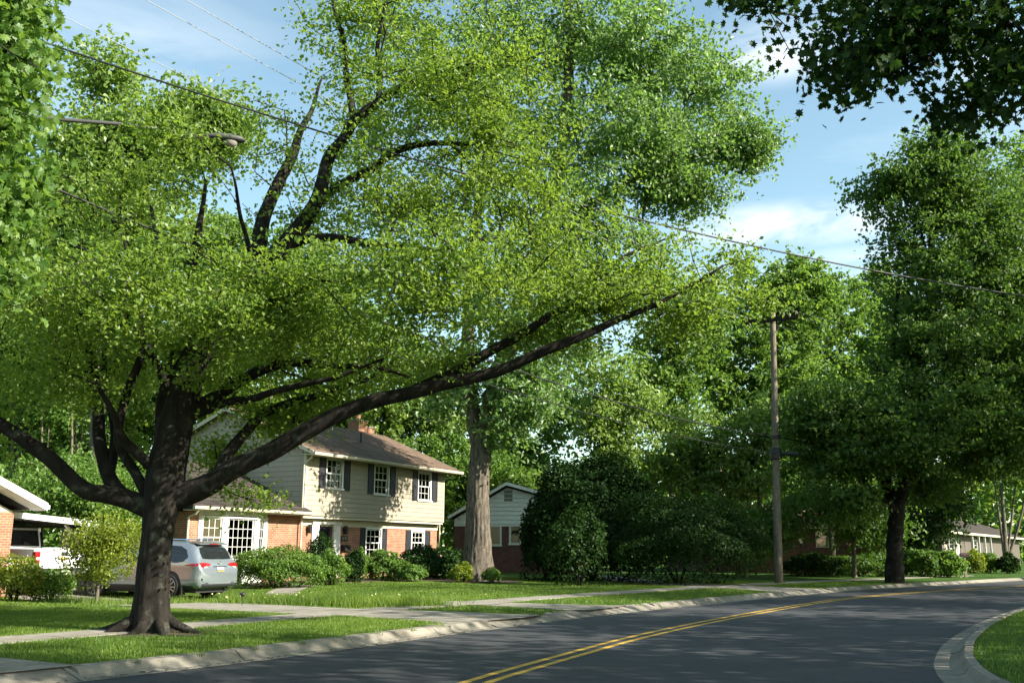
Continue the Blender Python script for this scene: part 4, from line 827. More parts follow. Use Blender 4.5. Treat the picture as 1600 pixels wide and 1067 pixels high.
# overhanging branch, upper right
Yb = 8.6
b0 = np.array([9.6, 5.4, .1])
trk = [(np.array([b0, b0 + [0, 0, 2], b0 + [-.2, .3, 4], b0 + [-.4, .5, 6.5], b0 + [-.3, .6, 9]]), [.36, .3, .26, .18, .08]),
       (np.array([b0 + [-.2, .3, 4.2], b0 + [-1.6, 1.2, 5.4], b0 + [-3.2, 2.2, 6.2], b0 + [-5.0, 2.9, 6.9], b0 + [-6.6, 3.4, 7.2]]), [.14, .11, .08, .05, .02]),
       (np.array([b0 + [-1.9, 1.4, 5.6], b0 + [-2.6, 2.4, 5.7], b0 + [-3.4, 3.2, 5.6]]), [.06, .04, .02])]
A = blob_pts([(1360, 60, 105, 75, Yb, .8, 60), (1330, 120, 48, 34, Yb, .5, 24), (1420, 90, 40, 50, Yb, .5, 24), (1480, 30, 130, 70, Yb, .9, 70), (1545, 130, 52, 60, Yb, .6, 40), (1515, 175, 26, 28, Yb, .4, 12), (1580, 90, 50, 60, Yb, .7, 30), (1230, -20, 80, 26, Yb, .6, 30), (1300, -50, 200, 60, Yb, 1.2, 90), (1530, -80, 160, 90, Yb, 1.4, 90), (1600, 150, 34, 30, Yb, .5, 14), (1700, 60, 90, 120, Yb, 1.3, 60)], rng, .5)
A2 = b0 + np.array([0, 0, 9.0]) + (lambda u: u / np.linalg.norm(u, axis=1)[:, None] * (rng.uniform(0, 1, len(u)) ** .4)[:, None])(rng.normal(size=(250, 3))) * np.array([4.0, 4.2, 5.0])
q = proj(A2); A2 = A2[~((q[:, 2] > .3) & (q[:, 0] > -100) & (q[:, 0] < 1680) & (q[:, 1] > -60) & (q[:, 1] < 1200))]
near_tree('overhanging_maple', 'maple branch with shade-darkened pointed leaves hanging into the sky at upper right', b0, trk, np.concatenate([gaps(A, (.55, .55, .45), -.16), A2]), 'leaf_dark', 20, .092, 'bark_maple', (.17, .17, .13))
# leafy branch, upper left
Yb = 6.6
b0 = np.array([-7.4, 5.8, .15])
trk = [(np.array([b0, b0 + [0, 0, 1.6], b0 + [.2, .1, 3], b0 + [.3, .2, 5], b0 + [.3, .2, 7]]), [.26, .22, .18, .12, .05]),
       (np.array([b0 + [.2, .1, 3], b0 + [1.2, .4, 4.0], b0 + [2.4, .7, 4.6], b0 + [3.6, .9, 5.0]]), [.10, .07, .05, .02]), (np.array([b0 + [.2, .1, 2.4], b0 + [1.4, .5, 2.9], b0 + [2.8, .8, 3.3]]), [.07, .05, .02])]
A = blob_pts([(8, 120, 46, 100, Yb, .6, 110), (-70, 200, 100, 180, Yb, .9, 130), (0, 310, 36, 80, Yb, .5, 60), (-18, 400, 34, 40, Yb, .5, 34), (40, 20, 46, 26, Yb, .5, 36), (66, -12, 40, 18, Yb, .4, 18), (52, 140, 26, 60, Yb, .4, 30), (-80, 420, 80, 80, Yb, .7, 60), (-40, -80, 160, 90, Yb, 1, 90)], rng, .5)
q = proj(A); A = A[q[:, 0] < 58 + 20 * np.sin(q[:, 1] / 45.0) - np.maximum(0, q[:, 1] - 250) * .12]
near_tree('near_maple', 'bright green leafy branch filling the upper left corner', b0, trk, gaps(np.concatenate([A, A + rng.normal(0, .1, A.shape)]), (.5, .5, .42), -.02), 'leaf_mid', 19, .075, 'bark_maple', (.12, .12, .12))

# --- shrubs
def shrub(name, label, c, rx, ry, h, leaf, n, size, cat='shrub', group=None, stems=5, flowers=None, lean=0, bark='bark_maple', lump=.16, open_=.62, up=.35, z0=None):
    """c: ground point; rounded, uneven mass of leaves on real stems"""
    base = np.array([c[0], c[1], gz(c[0], c[1]) if z0 is None else z0])
    root = empty(name, base, 0, label, cat, group)
    u = rng.normal(size=(n, 3)); u[:, 2] = np.abs(u[:, 2]) - .85 * rng.uniform(0, 1, n) ** 1.5; u /= np.linalg.norm(u, axis=1)[:, None]
    s = rng.uniform(0, 1, n) ** (1 / 3 if open_ > .6 else .5); s = np.where(rng.uniform(0, 1, n) < .55, rng.uniform(.86, 1.04, n), s)
    sd = rng.uniform(0, 6, 6)
    lp = 1 + lump * (np.sin(4.2 * u[:, 0] + sd[0]) * np.sin(3.7 * u[:, 1] + sd[1]) + .7 * np.sin(6.5 * u[:, 2] + sd[2]) * np.sin(5.3 * u[:, 0] + sd[3]) + .4 * np.sin(11 * u[:, 1] + sd[4] + 9 * u[:, 2]))
    p = u * (s * lp)[:, None] * np.array([rx, ry, h * .58]) + np.array([lean, 0, h * .43]); p[:, 2] = np.maximum(p[:, 2], .03 + .12 * rng.uniform(0, 1, n))
    nn = rng.normal(size=(n, 3)) * .75 + u * .9; nn[:, 2] += up; nn /= np.linalg.norm(nn, axis=1)[:, None]
    hh = rng.normal(size=(n, 3)); tx = hh - nn * (hh * nn).sum(1)[:, None]; tx /= np.linalg.norm(tx, axis=1)[:, None]; ty = np.cross(nn, tx)
    rn = np.clip(.5 + .2 * np.sin(p[:, 0] * 7 / max(rx, .3) + sd[5]) * np.sin(p[:, 2] * 6 / max(h, .3)) + rng.normal(0, .2, n), 0, 1)
    o = link('foliage', leaf_mesh('foliage', (p, nn, tx, ty), size, .62, M[leaf], rn), root)
    mb = MB()
    for k in range(stems):
        a = 6.28 * k / stems + rng.uniform(0, 1); e = np.array([math.cos(a) * rx * .7 + lean, math.sin(a) * ry * .7, h * rng.uniform(.6, .85)])
        mb.tube([(math.cos(a) * .06, math.sin(a) * .06, -.06), e * .45 + np.array([0, 0, .1 * h]), e], [.022 + h * .006, .016 + h * .003, .006], 5)
    mb.obj('stem', M[bark], root, True)
    if flowers:
        fm, k, fs = flowers; i = rng.choice(np.where(s > .85)[0], k); pf = p[i] + u[i] * .05
        fr = (pf, nn[i], tx[i], ty[i]); tag(link('flowers', leaf_mesh('flowers', fr, fs, .9, M[fm], rng.uniform(0, 1, k)), root), kind='stuff')
    return root
def gp(px, py, Y): p = at(px, py, Y); return (p[0], p[1])
PXM = lambda Y: Y / FPX
def shr(label, px, py_top, py_bot, wpx, Y, leaf, n, size, ry=None, name='shrub', **k):
    n = int(n * 1.7)
    c = gp(px, py_bot, Y); h = (py_bot - py_top) * PXM(Y); rx = wpx / 2 * PXM(Y)
    z = gz(*c); top = at(px, py_top, Y)[2]; h = max(.3, top - z)
    return shrub(name, label, c, rx, ry or rx * .9, h, leaf, n, size, **k)
# dark evergreen mass and the spreading shrub beside it
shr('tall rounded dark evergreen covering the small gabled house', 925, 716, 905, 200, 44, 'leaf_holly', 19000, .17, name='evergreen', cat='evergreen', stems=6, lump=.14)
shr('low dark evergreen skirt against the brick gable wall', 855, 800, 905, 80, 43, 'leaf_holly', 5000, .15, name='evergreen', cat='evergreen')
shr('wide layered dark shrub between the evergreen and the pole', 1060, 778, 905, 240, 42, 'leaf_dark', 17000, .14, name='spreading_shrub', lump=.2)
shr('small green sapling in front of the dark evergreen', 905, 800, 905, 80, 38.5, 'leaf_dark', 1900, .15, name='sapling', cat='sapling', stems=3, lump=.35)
# foundation planting of the two-storey house
shr('large rounded light green hedge under the bay window', 432, 857, 912, 140, 35.5, 'leaf_box', 9000, .085, ry=1.0)
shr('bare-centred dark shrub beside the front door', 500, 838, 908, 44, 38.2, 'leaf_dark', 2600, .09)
shr('square light green box bush in front of the door', 517, 864, 908, 54, 36.8, 'leaf_box', 3600, .08)
shr('narrow dark conical shrub right of the door', 552, 862, 908, 30, 39.0, 'leaf_holly', 1400, .11)
shr('bright clipped ball bush standing above the dark conical shrub', 561, 856, 885, 25, 40.2, 'leaf_box', 900, .09)
shr('rhododendron with pink flowers beneath the left lower window', 600, 861, 908, 62, 41.0, 'leaf_mid', 2300, .14, flowers=('petal_pink', 26, .13))
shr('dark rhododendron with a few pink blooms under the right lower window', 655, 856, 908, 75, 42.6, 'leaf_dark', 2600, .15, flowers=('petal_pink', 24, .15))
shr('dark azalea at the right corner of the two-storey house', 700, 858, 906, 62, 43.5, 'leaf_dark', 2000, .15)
shr('yellowish young azalea left of the tall tree base', 722, 880, 908, 34, 40.0, 'leaf_yellow', 800, .12)
shr('small pink-tipped azalea at the right foot of the tall tree', 768, 887, 908, 28, 40.2, 'leaf_mid', 600, .11, flowers=('petal_pink', 6, .09))
shr('low green azalea in front of the dark house corner', 640, 880, 910, 44, 40.2, 'leaf_mid', 1100, .12)
# left side planting
shr('azalea with orange flowers against the brick corner', 22, 868, 926, 80, 26.5, 'leaf_yellow', 2200, .085, flowers=('petal_pink', 26, .07))
shr('loose green azalea in front of the white truck', 78, 890, 926, 66, 27.2, 'leaf_box', 1700, .08, flowers=('petal_pink', 8, .07))
shr('leafy branch cluster climbing the brick beside the bay window', 300, 798, 880, 44, 37.5, 'leaf_maple', 1500, .12, name='climbing_shrub')
# far right planting
shr('clipped green hedge behind the roadside tree trunk', 1345, 866, 893, 130, 57, 'leaf_understory', 3000, .2, name='hedge', cat='hedge')
shr('dark feathery bush right of the roadside tree trunk', 1440, 858, 893, 60, 56, 'leaf_understory', 1900, .2)
shr('soft grassy-leaved bush left of the mailbox post', 1482, 862, 893, 54, 56, 'leaf_mid', 1700, .2)
shr('glowing yellow-green bush in front of the last house', 1522, 860, 880, 30, 66, 'leaf_yellow', 900, .2)
shr('low yellow-green bush second from the right', 1545, 864, 880, 34, 67, 'leaf_box', 900, .2)
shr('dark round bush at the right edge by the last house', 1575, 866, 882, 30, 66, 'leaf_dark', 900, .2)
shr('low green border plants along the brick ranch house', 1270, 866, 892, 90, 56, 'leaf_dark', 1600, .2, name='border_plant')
# young tree by the car
cs = at(152, 930, 25.6)
st = empty('young_maple', (cs[0], cs[1], gz(cs[0], cs[1])), 0, 'small young maple with reddish-yellow leaves in front of the silver car', 'young tree')
Ys = float(cs[1]); o_ = np.array([cs[0], cs[1], gz(cs[0], cs[1])])
trk = [(np.vstack([o_ - [0, 0, .1], P3([(153, 905), (156, 880), (158, 850), (160, 825)], Ys)]), [.05, .045, .04, .03, .015])]
A = blob_pts([(163, 842, 50, 36, Ys, .8, 170), (140, 878, 36, 26, Ys, .7, 70), (178, 872, 34, 28, Ys, .7, 70), (125, 852, 26, 20, Ys, .5, 34), (150, 902, 26, 12, Ys, .5, 20), (192, 832, 26, 22, Ys, .5, 34)], rng, .5)
T = grow(trk, A, .25, .004); T['P'] -= o_
link('trunk', wood_mesh('trunk', T, M['bark_grey'], .004), st); C = T['P'][T['tips']]
link('crown', leaf_mesh('crown', leaf_frames(C, 18, (.12, .12, .07), .6), .09, .55, M['leaf_yellow'], leaf_rnd(C, 18)), st)
# strap-leaved plants along the drive
def strap_bed(n, pts, w_, h, label):
    p = resample(np.array(pts, float), .1); q = p[rng.integers(0, len(p), n)] + rng.normal(0, w_, (n, 2)); P = np.c_[q, gz(q)]
    me = blades('planting', P, h, .017, .8); tag(link('ground_cover', me), label, 'ground cover', kind='stuff')
strap_bed(21000, [(-6.9, 26.9), (-5.6, 26.2), (-4.3, 25.4), (-3.0, 25.0), (-2.3, 25.3)], (.42), .22, 'tall strap-leaved plants bordering the driveway')
strap_bed(2600, [(-8.6, 27.2), (-9.4, 24.9), (-11, 26.3), (-12.4, 27.6)], .35, .18, 'low leafy ground cover beside the car wheels')
n = 60; p = np.array([(-5.2, 26.0)]) + rng.normal(0, 1, (n, 2)) * np.array([1.4, .5]); pz = gz(p) + rng.uniform(.16, .28, n)
fr = (np.c_[p, pz],) + tuple(x for x in leaf_frames(np.c_[p, pz], 1, (.01,) * 3)[1:])
tag(link('blossoms', leaf_mesh('blossoms', fr, .042, .9, M['petal_pale'], np.full(n, .5))), 'scattered pale yellow flowers among the strap-leaved plants', 'flowers', kind='stuff')
# ------------------------------------------------------------------ houses
def wall_panel(mb, x0, x1, z0, z1, holes, y, depth=.14):
    xs = sorted({x0, x1} | {v for h in holes for v in h[:2]}); zs = sorted({z0, z1} | {v for h in holes for v in h[2:]})
    for xa, xb in zip(xs[:-1], xs[1:]):
        for za, zb in zip(zs[:-1], zs[1:]):
            if not any(h[0] <= (xa + xb) / 2 <= h[1] and h[2] <= (za + zb) / 2 <= h[3] for h in holes):
                mb.add([(xa, y, za), (xb, y, za), (xb, y, zb), (xa, y, zb)], [(0, 1, 2, 3)])
    for a, b_, c_, d in holes:
        for p in ([(a, y, c_), (b_, y, c_), (b_, y + depth, c_), (a, y + depth, c_)], [(a, y, d), (a, y + depth, d), (b_, y + depth, d), (b_, y, d)], [(a, y, c_), (a, y + depth, c_), (a, y + depth, d), (a, y, d)], [(b_, y, c_), (b_, y, d), (b_, y + depth, d), (b_, y + depth, c_)]): mb.add(p, [(0, 1, 2, 3)])
def window(par, x0, x1, z0, z1, y, nx=2, ny=2, frame='white_paint', cas=.09, double=True, curtain=.55, sill=True, panes=False, rot=None, loc=None):
    """opening x0..x1, z0..z1 in the wall plane y; casing is proud of the wall, sashes sit back in it"""
    mb = MB(); e = .035
    mb.bb(x0 - cas, x0, y - e, y + .10, z0 - .01, z1 + cas); mb.bb(x1, x1 + cas, y - e, y + .10, z0 - .01, z1 + cas); mb.bb(x0 + .001, x1 - .001, y - e, y + .10, z1, z1 + cas)
    if sill: mb.bb(x0 - cas - .04, x1 + cas + .04, y - e - .05, y + .10, z0 - .075, z0 - .011)
    w = mb.obj('window', M[frame], par, loc=loc, rot=rot)
    parts = [(z0, (z0 + z1) / 2 + .018, y + .055), ((z0 + z1) / 2 - .018, z1, y + .022)] if double else [(z0, z1, y + .03)]
    for si, (a, b_, yy) in enumerate(parts):
        m2 = MB(); f = .045
        m2.bb(x0, x0 + f, yy, yy + .032, a, b_); m2.bb(x1 - f, x1, yy, yy + .032, a, b_); m2.bb(x0 + f, x1 - f, yy, yy + .032, a, a + f); m2.bb(x0 + f, x1 - f, yy, yy + .032, b_ - f, b_)
        gx = np.linspace(x0 + f, x1 - f, nx + 1); gz_ = np.linspace(a + f, b_ - f, ny + 1)
        for q in gx[1:-1]: m2.bb(q - .009, q + .009, yy + .002, yy + .030, a + f, b_ - f)
        for q in gz_[1:-1]: m2.bb(x0 + f, x1 - f, yy + .004, yy + .028, q - .009, q + .009)
        m2.obj('sash', M[frame], w)
        if panes:
            pm = None
            for i in range(nx):
                for j in range(ny):
                    cx, cz = (gx[i] + gx[i + 1]) / 2, (gz_[j] + gz_[j + 1]) / 2
                    if pm is None: pm = MB().bb(-(gx[1] - gx[0]) / 2 + .008, (gx[1] - gx[0]) / 2 - .008, -.003, .003, -(gz_[1] - gz_[0]) / 2 + .008, (gz_[1] - gz_[0]) / 2 - .008).mesh('pane', M['window_glass'])
                    link('pane', pm, w, (cx, yy + .016, cz), (random.uniform(-.006, .006), 0, random.uniform(-.006, .006)))
        else: MB().bb(x0 + f * .6, x1 - f * .6, yy + .013, yy + .019, a + f * .6, b_ - f * .6).obj('pane', M['window_glass'], w, rot=(0, 0, 0))
    if curtain:
        hgt = (z1 - z0) * curtain; mc = MB(); n = 24; xs = np.linspace(x0 + .02, x1 - .02, n)
        for s, (xa, xb) in enumerate(((x0 + .02, x0 + (x1 - x0) * .46), (x1 - (x1 - x0) * .46, x1 - .02))):
            xs = np.linspace(xa, xb, 14); yy = y + .16 + .018 * np.sin(np.arange(14) * 1.9)
            mc.add([(xs[i], yy[i], z1 - hgt) for i in range(14)] + [(xs[i], yy[i], z1 - .02) for i in range(14)], [(i, i + 1, 14 + i + 1, 14 + i) for i in range(13)])
        mc.obj('curtain', M['curtain'], w, True)
    return w
def shutter(par, x0, x1, z0, z1, y):
    mb = MB(); f = .055
    mb.bb(x0, x1, y - .018, y - .004, z0, z1)
    for a, b_ in ((x0, x0 + f), (x1 - f, x1)): mb.bb(a, b_, y - .036, y - .019, z0, z1)
    zm = (z0 + z1) / 2
    for c_, d in ((z0, z0 + .09), (zm - .04, zm + .04), (z1 - .09, z1)): mb.bb(x0 + f + .001, x1 - f - .001, y - .034, y - .019, c_, d)
    for c_, d in ((z0 + .13, zm - .08), (zm + .08, z1 - .13)): mb.bb(x0 + f + .025, x1 - f - .025, y - .028, y - .018, c_, d)
    return mb.obj('shutter', M['shutter_black'], par)
_bm = {}
def board(par, length, p, rotz=0.0, mat_='siding', h=.204, name='siding_board', lap=.030):
    k = (round(length, 2), mat_, h)
    if k not in _bm: _bm[k] = MB().prism([(-.003, h * 1.0), (-.010, h * 1.0), (-lap, .004), (-lap + .004, 0), (-.003, 0)], 'x', 0, round(length, 2)).mesh(name, M[mat_])
    return link(name, _bm[k], par, p, (0, 0, rotz))
def gable_roof(par, x0, x1, ye, ze, yr, zr, yb, zb, mat_, th=.14, name='roof'):
    """front eave (ye,ze), ridge (yr,zr), back eave (yb,zb)"""
    a1 = math.atan2(zr - ze, yr - ye); a2 = math.atan2(zr - zb, yb - yr)
    mb = MB()
    mb.prism([(ye, ze), (yr, zr), (yr, zr - th * 1.1), (ye, ze - th)], 'x', x0, x1); mb.prism([(yr, zr), (yb, zb), (yb, zb - th), (yr, zr - th * 1.1)], 'x', x0, x1)
    r = mb.obj(name, M[mat_], par); return r
th = R(62.4)
A0 = (-8.33, 40.0, .30)
h1 = empty('colonial_house', A0, th, 'two-storey house with tan siding over orange brick and black shutters', 'house')
# ground floor, brick, set back under the upper storey
Y1 = .35
lowwin = [(4.80, 5.86, .92, 2.10), (8.45, 9.46, 1.05, 2.06)]
door = (1.42, 2.36, .10, 2.22)
mb = MB(); wall_panel(mb, 0, 10.7, -.5, 2.44, lowwin + [door], Y1)
mb.bb(10.56, 10.70, Y1 + .002, 8.3, -.5, 2.44); mb.bb(0, 10.55, 8.2, 8.3, -.5, 2.44); mb.obj('brick_wall', M['brick_orange'], h1)
for z0, z1, ye in ((2.17, 2.30, .030), (2.30, 2.43, .05)): MB().bb(.02, 10.72, Y1 - ye, Y1 - .002, z0, z1 - .002).obj('frieze_board', M['trim_cream'], h1)
MB().bb(0, 10.7, .02, 8.25, 2.45, 2.55).obj('jetty_soffit', M['trim_cream'], h1)
MB().bb(.1, 10.6, .5, 8.1, -.3, -.05).obj('floor', M['interior'], h1)
for x0, x1, z0, z1 in lowwin: window(h1, x0, x1, z0, z1, Y1, 3, 2, curtain=1.0)
for a, b_, c_, d in ((4.33, 4.70, 1.0, 2.16), (5.97, 6.36, 1.0, 2.16), (7.92, 8.35, 1.02, 2.13), (9.57, 10.05, 1.02, 2.13)): shutter(h1, a, b_, c_, d, Y1)
# upper storey
upwin = [(1.38, 2.40, 3.74, 4.92), (4.79, 5.83, 3.66, 4.92), (8.38, 9.42, 3.56, 4.84)]
mb = MB(); wall_panel(mb, 0, 10.7, 2.552, 5.20, upwin, 0); mb.bb(10.56, 10.7, .01, 8.4, 2.552, 5.2); mb.bb(0, 10.55, 8.28, 8.4, 2.552, 5.2)
mb.prism([(0, 2.552), (8.4, 2.552), (8.4, 5.2), (4.2, 7.02), (0, 5.2)], 'x', .005, .10); mb.prism([(0, 5.2), (8.4, 5.2), (4.2, 7.02)], 'x', 10.58, 10.7); mb.obj('wall', M['siding'], h1)
for x0, x1, z0, z1 in upwin: window(h1, x0, x1, z0, z1, 0, 3, 2, curtain=.62 if x0 < 4 else 1.0)
for a, b_, c_, d in ((.84, 1.27, 3.70, 4.98), (2.51, 2.93, 3.66, 4.98), (4.24, 4.68, 3.62, 4.98), (5.94, 6.38, 3.60, 4.98), (7.82, 8.27, 3.52, 4.90), (9.53, 10.03, 3.52, 4.90)): shutter(h1, a, b_, c_, d, -.028)
for k in range(13):
    z = 2.552 + k * .204; zc = z + .1; cuts_ = sorted((x0 - .09, x1 + .09) for x0, x1, z0, z1 in upwin if z0 - .05 < zc < z1 + .10); x = .09
    for a, b_ in cuts_ + [(10.61, 10.61)]:
        if a - x > .1: board(h1, a - x, (x, 0, z))
        x = b_
for k in range(21):                                                   # gable end facing the wing
    z = 2.70 + k * .204; ov = max(0, (z + .2 - 5.12) / .433)
    y0, y1 = .10 + ov if ov else .10, 8.3 - ov
    if y1 - y0 > .4: board(h1, y1 - y0, (0, y1, z), -math.pi / 2)
for x, y in ((-.02, -.035), (10.615, -.035)): MB().bb(x, x + .10, y, y + .13, 2.552, 5.2).obj('corner_board', M['trim_cream'], h1)
rf = gable_roof(h1, -.32, 11.35, -.62, 5.07, 4.2, 7.14, 9.02, 5.07, 'shingle_brown')
for s in (0, 1):
    x = (-.34, 11.35)[s]; mb = MB()
    mb.prism([(-.62, 4.92), (4.2, 6.98), (4.2, 7.15), (-.62, 5.09)], 'x', x, x + .025); mb.prism([(4.2, 6.98), (9.02, 4.92), (9.02, 5.09), (4.2, 7.15)], 'x', x, x + .025); mb.obj('rake_board', M['trim_cream'], h1)
MB().prism([(-.63, 5.04), (-.76, 5.04), (-.76, 4.99), (-.735, 4.93), (-.63, 4.92)], 'x', -.36, 11.38).obj('gutter', M['trim_cream'], h1)
MB().bb(-.3, 11.3, -.60, -.002, 4.945, 4.975).obj('soffit', M['trim_cream'], h1)
for x in (-.16, 10.86): MB().tube([(x, -.52, 5.0), (x, -.40, 4.82), (x, .30 if x > 5 else -.06, 4.6), (x, .30 if x > 5 else -.06, 0)], .04, 6).obj('downpipe', M['trim_cream'], h1)
# chimney, pipes
mb = MB(); mb.bb(9.02, 9.78, 4.5, 5.2, 6.3, 7.46); mb.bb(9.82, 10.4, 4.5, 5.2, 6.3, 7.18); ch = mb.obj('chimney', M['brick_orange'], h1, loc=(.55, 0, .28))
mb = MB(); mb.bb(8.98, 9.82, 4.46, 5.24, 7.463, 7.53); mb.bb(9.84, 10.44, 4.46, 5.24, 7.183, 7.24); mb.obj('chimney_cap', M['concrete'], ch)
mb = MB(); mb.lathe([(7.53, .15), (7.80, .15), (7.80, .11)], 12, 'z', (9.4, 4.85, 0)); mb.obj('flue', M['brick_orange'], ch); MB().lathe([(7.86, .22), (7.90, .03)], 10, 'z', (9.4, 4.85, 0)).obj('flue_cap', M['black_metal'], ch)
MB().tube([(6.25, 1.9, 6.0), (6.25, 1.9, 6.62)], .05, 8).obj('vent_pipe', M['black_metal'], h1); MB().tube([(6.05, 3.5, 6.6), (6.05, 3.5, 7.02)], .07, 8).obj('vent_pipe', M['white_paint'], h1)
MB().bb(.2, 10.5, 1.30, 1.34, 2.6, 5.1).obj('room_wall', M['interior'], h1); MB().bb(.2, 10.5, 1.6, 1.64, -.05, 2.42).obj('room_wall', M['interior'], h1); MB().bb(-5.8, -.1, 1.3, 1.34, -.3, 2.5).obj('room_wall', M['interior'], h1); MB().bb(-5.8, -.1, .2, 1.29, -.3, .5).obj('floor', M['interior'], h1)
# front door
mb = MB(); mb.bb(door[0] + .02, door[1] - .02, Y1 + .06, Y1 + .11, door[2], door[3] - .02); d_ = mb.obj('door', M['shutter_black'], h1)
MB().bb(door[0] + .14, door[1] - .14, Y1 + .045, Y1 + .058, .95, 2.08).obj('door_glass', M['dark_glass'], d_); MB().lathe([(0, .012), (-.04, .012), (-.05, .03), (-.075, .025)], 10, 'y', (door[0] + .08, Y1 + .06, 1.05)).obj('handle', M['chrome'], d_)
mb = MB()
for a, b_ in ((.96, 1.40), (2.38, 2.84)):
    mb.bb(a, b_, Y1 - .07, Y1 - .002, .05, 2.24); mb.bb(a + .07, b_ - .07, Y1 - .09, Y1 - .071, .3, 1.1); mb.bb(a + .07, b_ - .07, Y1 - .09, Y1 - .071, 1.2, 2.12)
mb.bb(.94, 2.86, Y1 - .12, Y1 - .055, 2.243, 2.36); mb.obj('door_surround', M['white_paint'], h1)
MB().bb(.9, 2.9, -.9, Y1 - .1, -.3, .06).obj('doorstep', M['brick_orange'], h1)
for x in (.72, 3.12):
    mb = MB(); mb.bb(x - .05, x + .05, Y1 - .03, Y1 - .003, 1.98, 2.14); mb.prism([(x - .05, 1.86), (x + .05, 1.86), (x + .085, 2.10), (x - .085, 2.10)], 'y', Y1 - .20, Y1 - .05); mb.prism([(x - .1, 2.103), (x + .1, 2.103), (x, 2.21)], 'y', Y1 - .21, Y1 - .04); mb.obj('wall_lantern', M['black_metal'], h1)
pq = MB().bb(2.97, 3.43, Y1 - .03, Y1 - .003, 1.57, 1.79).obj('number_plaque', M['black_metal'], h1)
mb = MB()
for x in (3.04, 3.12): mb.bb(x, x + .02, Y1 - .036, Y1 - .031, 1.63, 1.73)
for x in (3.18, 3.28):
    mb.bb(x, x + .07, Y1 - .036, Y1 - .031, 1.715, 1.73); mb.bb(x + .05, x + .07, Y1 - .0365, Y1 - .0312, 1.63, 1.714)
mb.obj('numeral', M['trim_cream'], pq)
mb = MB(); mb.bb(3.0, 3.46, Y1 - .16, Y1 - .003, 1.17, 1.36); mb.prism([(Y1 - .18, 1.35), (Y1 - .003, 1.42), (Y1 - .003, 1.365), (Y1 - .18, 1.335)], 'x', 2.98, 3.48); mb.obj('mailbox', M['black_metal'], h1)
# one-storey wing with the bay window
mb = MB(); wall_panel(mb, -6.0, 0, -.5, 2.5, [(-5.45, -2.1, .9, 2.38)], .10); mb.bb(-6.0, -5.88, .102, 5.3, -.5, 2.5); mb.bb(-5.87, 0, 5.18, 5.3, -.5, 2.5); mb.obj('wing_wall', M['brick_orange'], h1)
mb = MB(); mb.add([(-6.35, -.42, 2.70), (.03, -.42, 2.70), (.03, 4.35, 4.74), (-2.2, 4.35, 4.74), (-6.35, 5.6, 2.70), (.03, 5.6, 2.70), (-6.35, -.42, 2.57), (.03, -.42, 2.57), (-6.35, 5.6, 2.57), (.03, 5.6, 2.57)], [(0, 1, 2, 3), (0, 3, 4), (3, 2, 5, 4), (0, 6, 7, 1), (0, 4, 8, 6), (6, 8, 9, 7)]); mb.obj('wing_roof', M['shingle_dark'], h1)
MB().prism([(-.43, 2.66), (-.55, 2.66), (-.55, 2.61), (-.53, 2.56), (-.43, 2.55)], 'x', -6.38, -.02).obj('gutter', M['trim_cream'], h1)
MB().bb(-6.3, -.02, -.41, .098, 2.515, 2.545).obj('soffit', M['trim_cream'], h1)
MB().tube([(-6.1, -.49, 2.6), (-6.1, -.3, 2.4), (-6.1, .02, 2.3), (-6.1, .02, 0)], .04, 6).obj('downpipe', M['trim_cream'], h1)
yb = -.15
mb = MB(); mb.prism([(-5.55, .10), (-4.45, yb), (-2.85, yb), (-2.0, .10)], 'z', 2.40, 2.515); mb.prism([(-5.55, .10), (-4.45, yb), (-2.85, yb), (-2.0, .10)], 'z', .80, .885)
mb.prism([(-5.42, .10), (-4.43, yb + .06), (-2.87, yb + .06), (-2.12, .10)], 'z', -.4, .80)
for x, y, wd in ((-4.45, yb, .15), (-2.85, yb, .15), (-5.5, .08, .12), (-2.05, .08, .12)): mb.bb(x - wd / 2, x + wd / 2, y - .02, y + .12, .886, 2.399)
mb.obj('bay_window', M['white_paint'], h1)
window(h1, -4.32, -2.98, .93, 2.30, yb, 5, 4, double=False, panes=True, cas=.06, curtain=0, sill=False)
def side_pane(p0, p1):
    a = math.atan2(p1[1] - p0[1], p1[0] - p0[0]); ln = math.hypot(p1[0] - p0[0], p1[1] - p0[1])
    window(h1, .18, ln - .16, .93, 2.30, 0, 3, 2, double=True, panes=True, cas=.08, curtain=0, sill=False, loc=(p0[0], p0[1], 0), rot=(0, 0, a))
side_pane((-5.55, .10), (-4.45, yb)); side_pane((-2.85, yb), (-2.0, .10))

# small white-gabled house
Yh = 56.0
hb = at(792, 890, Yh); hz = gz(hb[0], hb[1])
h2 = empty('gabled_house', (hb[0], hb[1], hz), -.12, 'small house with white sided gable over dark red brick and two windows', 'house')
S = Yh / FPX; zz = lambda py: float(at(792, py, Yh)[2] - hz)
ze2 = zz(818); za = zz(757); xl, xr = -3.3, 4.3
zl_, zr_ = zz(810), zz(790)
mb = MB(); wins = [(-.98, -.38, zz(851), zz(822)), (.18, .72, zz(849), zz(821))]
wall_panel(mb, xl + .3, xr - .3, -.5, ze2, wins, 0); mb.bb(xr - .42, xr - .3, .01, 12, -.5, ze2); mb.bb(xl + .3, xl + .42, .01, 12, -.5, ze2); mb.bb(xl + .3, xr - .3, 11.9, 12, -.5, ze2); mb.obj('brick_wall', M['brick_red'], h2)
for x0, x1, z0, z1 in wins: window(h2, x0, x1, z0, z1, 0, 1, 1, 'white_siding', .07, False, curtain=0)
kz = (za - zl_) / (0 - xl); kr_ = (za - zr_) / xr
MB().prism([(xl + .3, ze2 + .002), (xr - .3, ze2 + .002), (xr - .3, max(ze2 + .01, za - .2 - kr_ * (xr - .3))), (0, za - .16), (xl + .3, max(ze2 + .01, za - .2 + kz * (xl + .3)))], 'y', .005, .1).obj('gable_wall', M['white_siding'], h2)
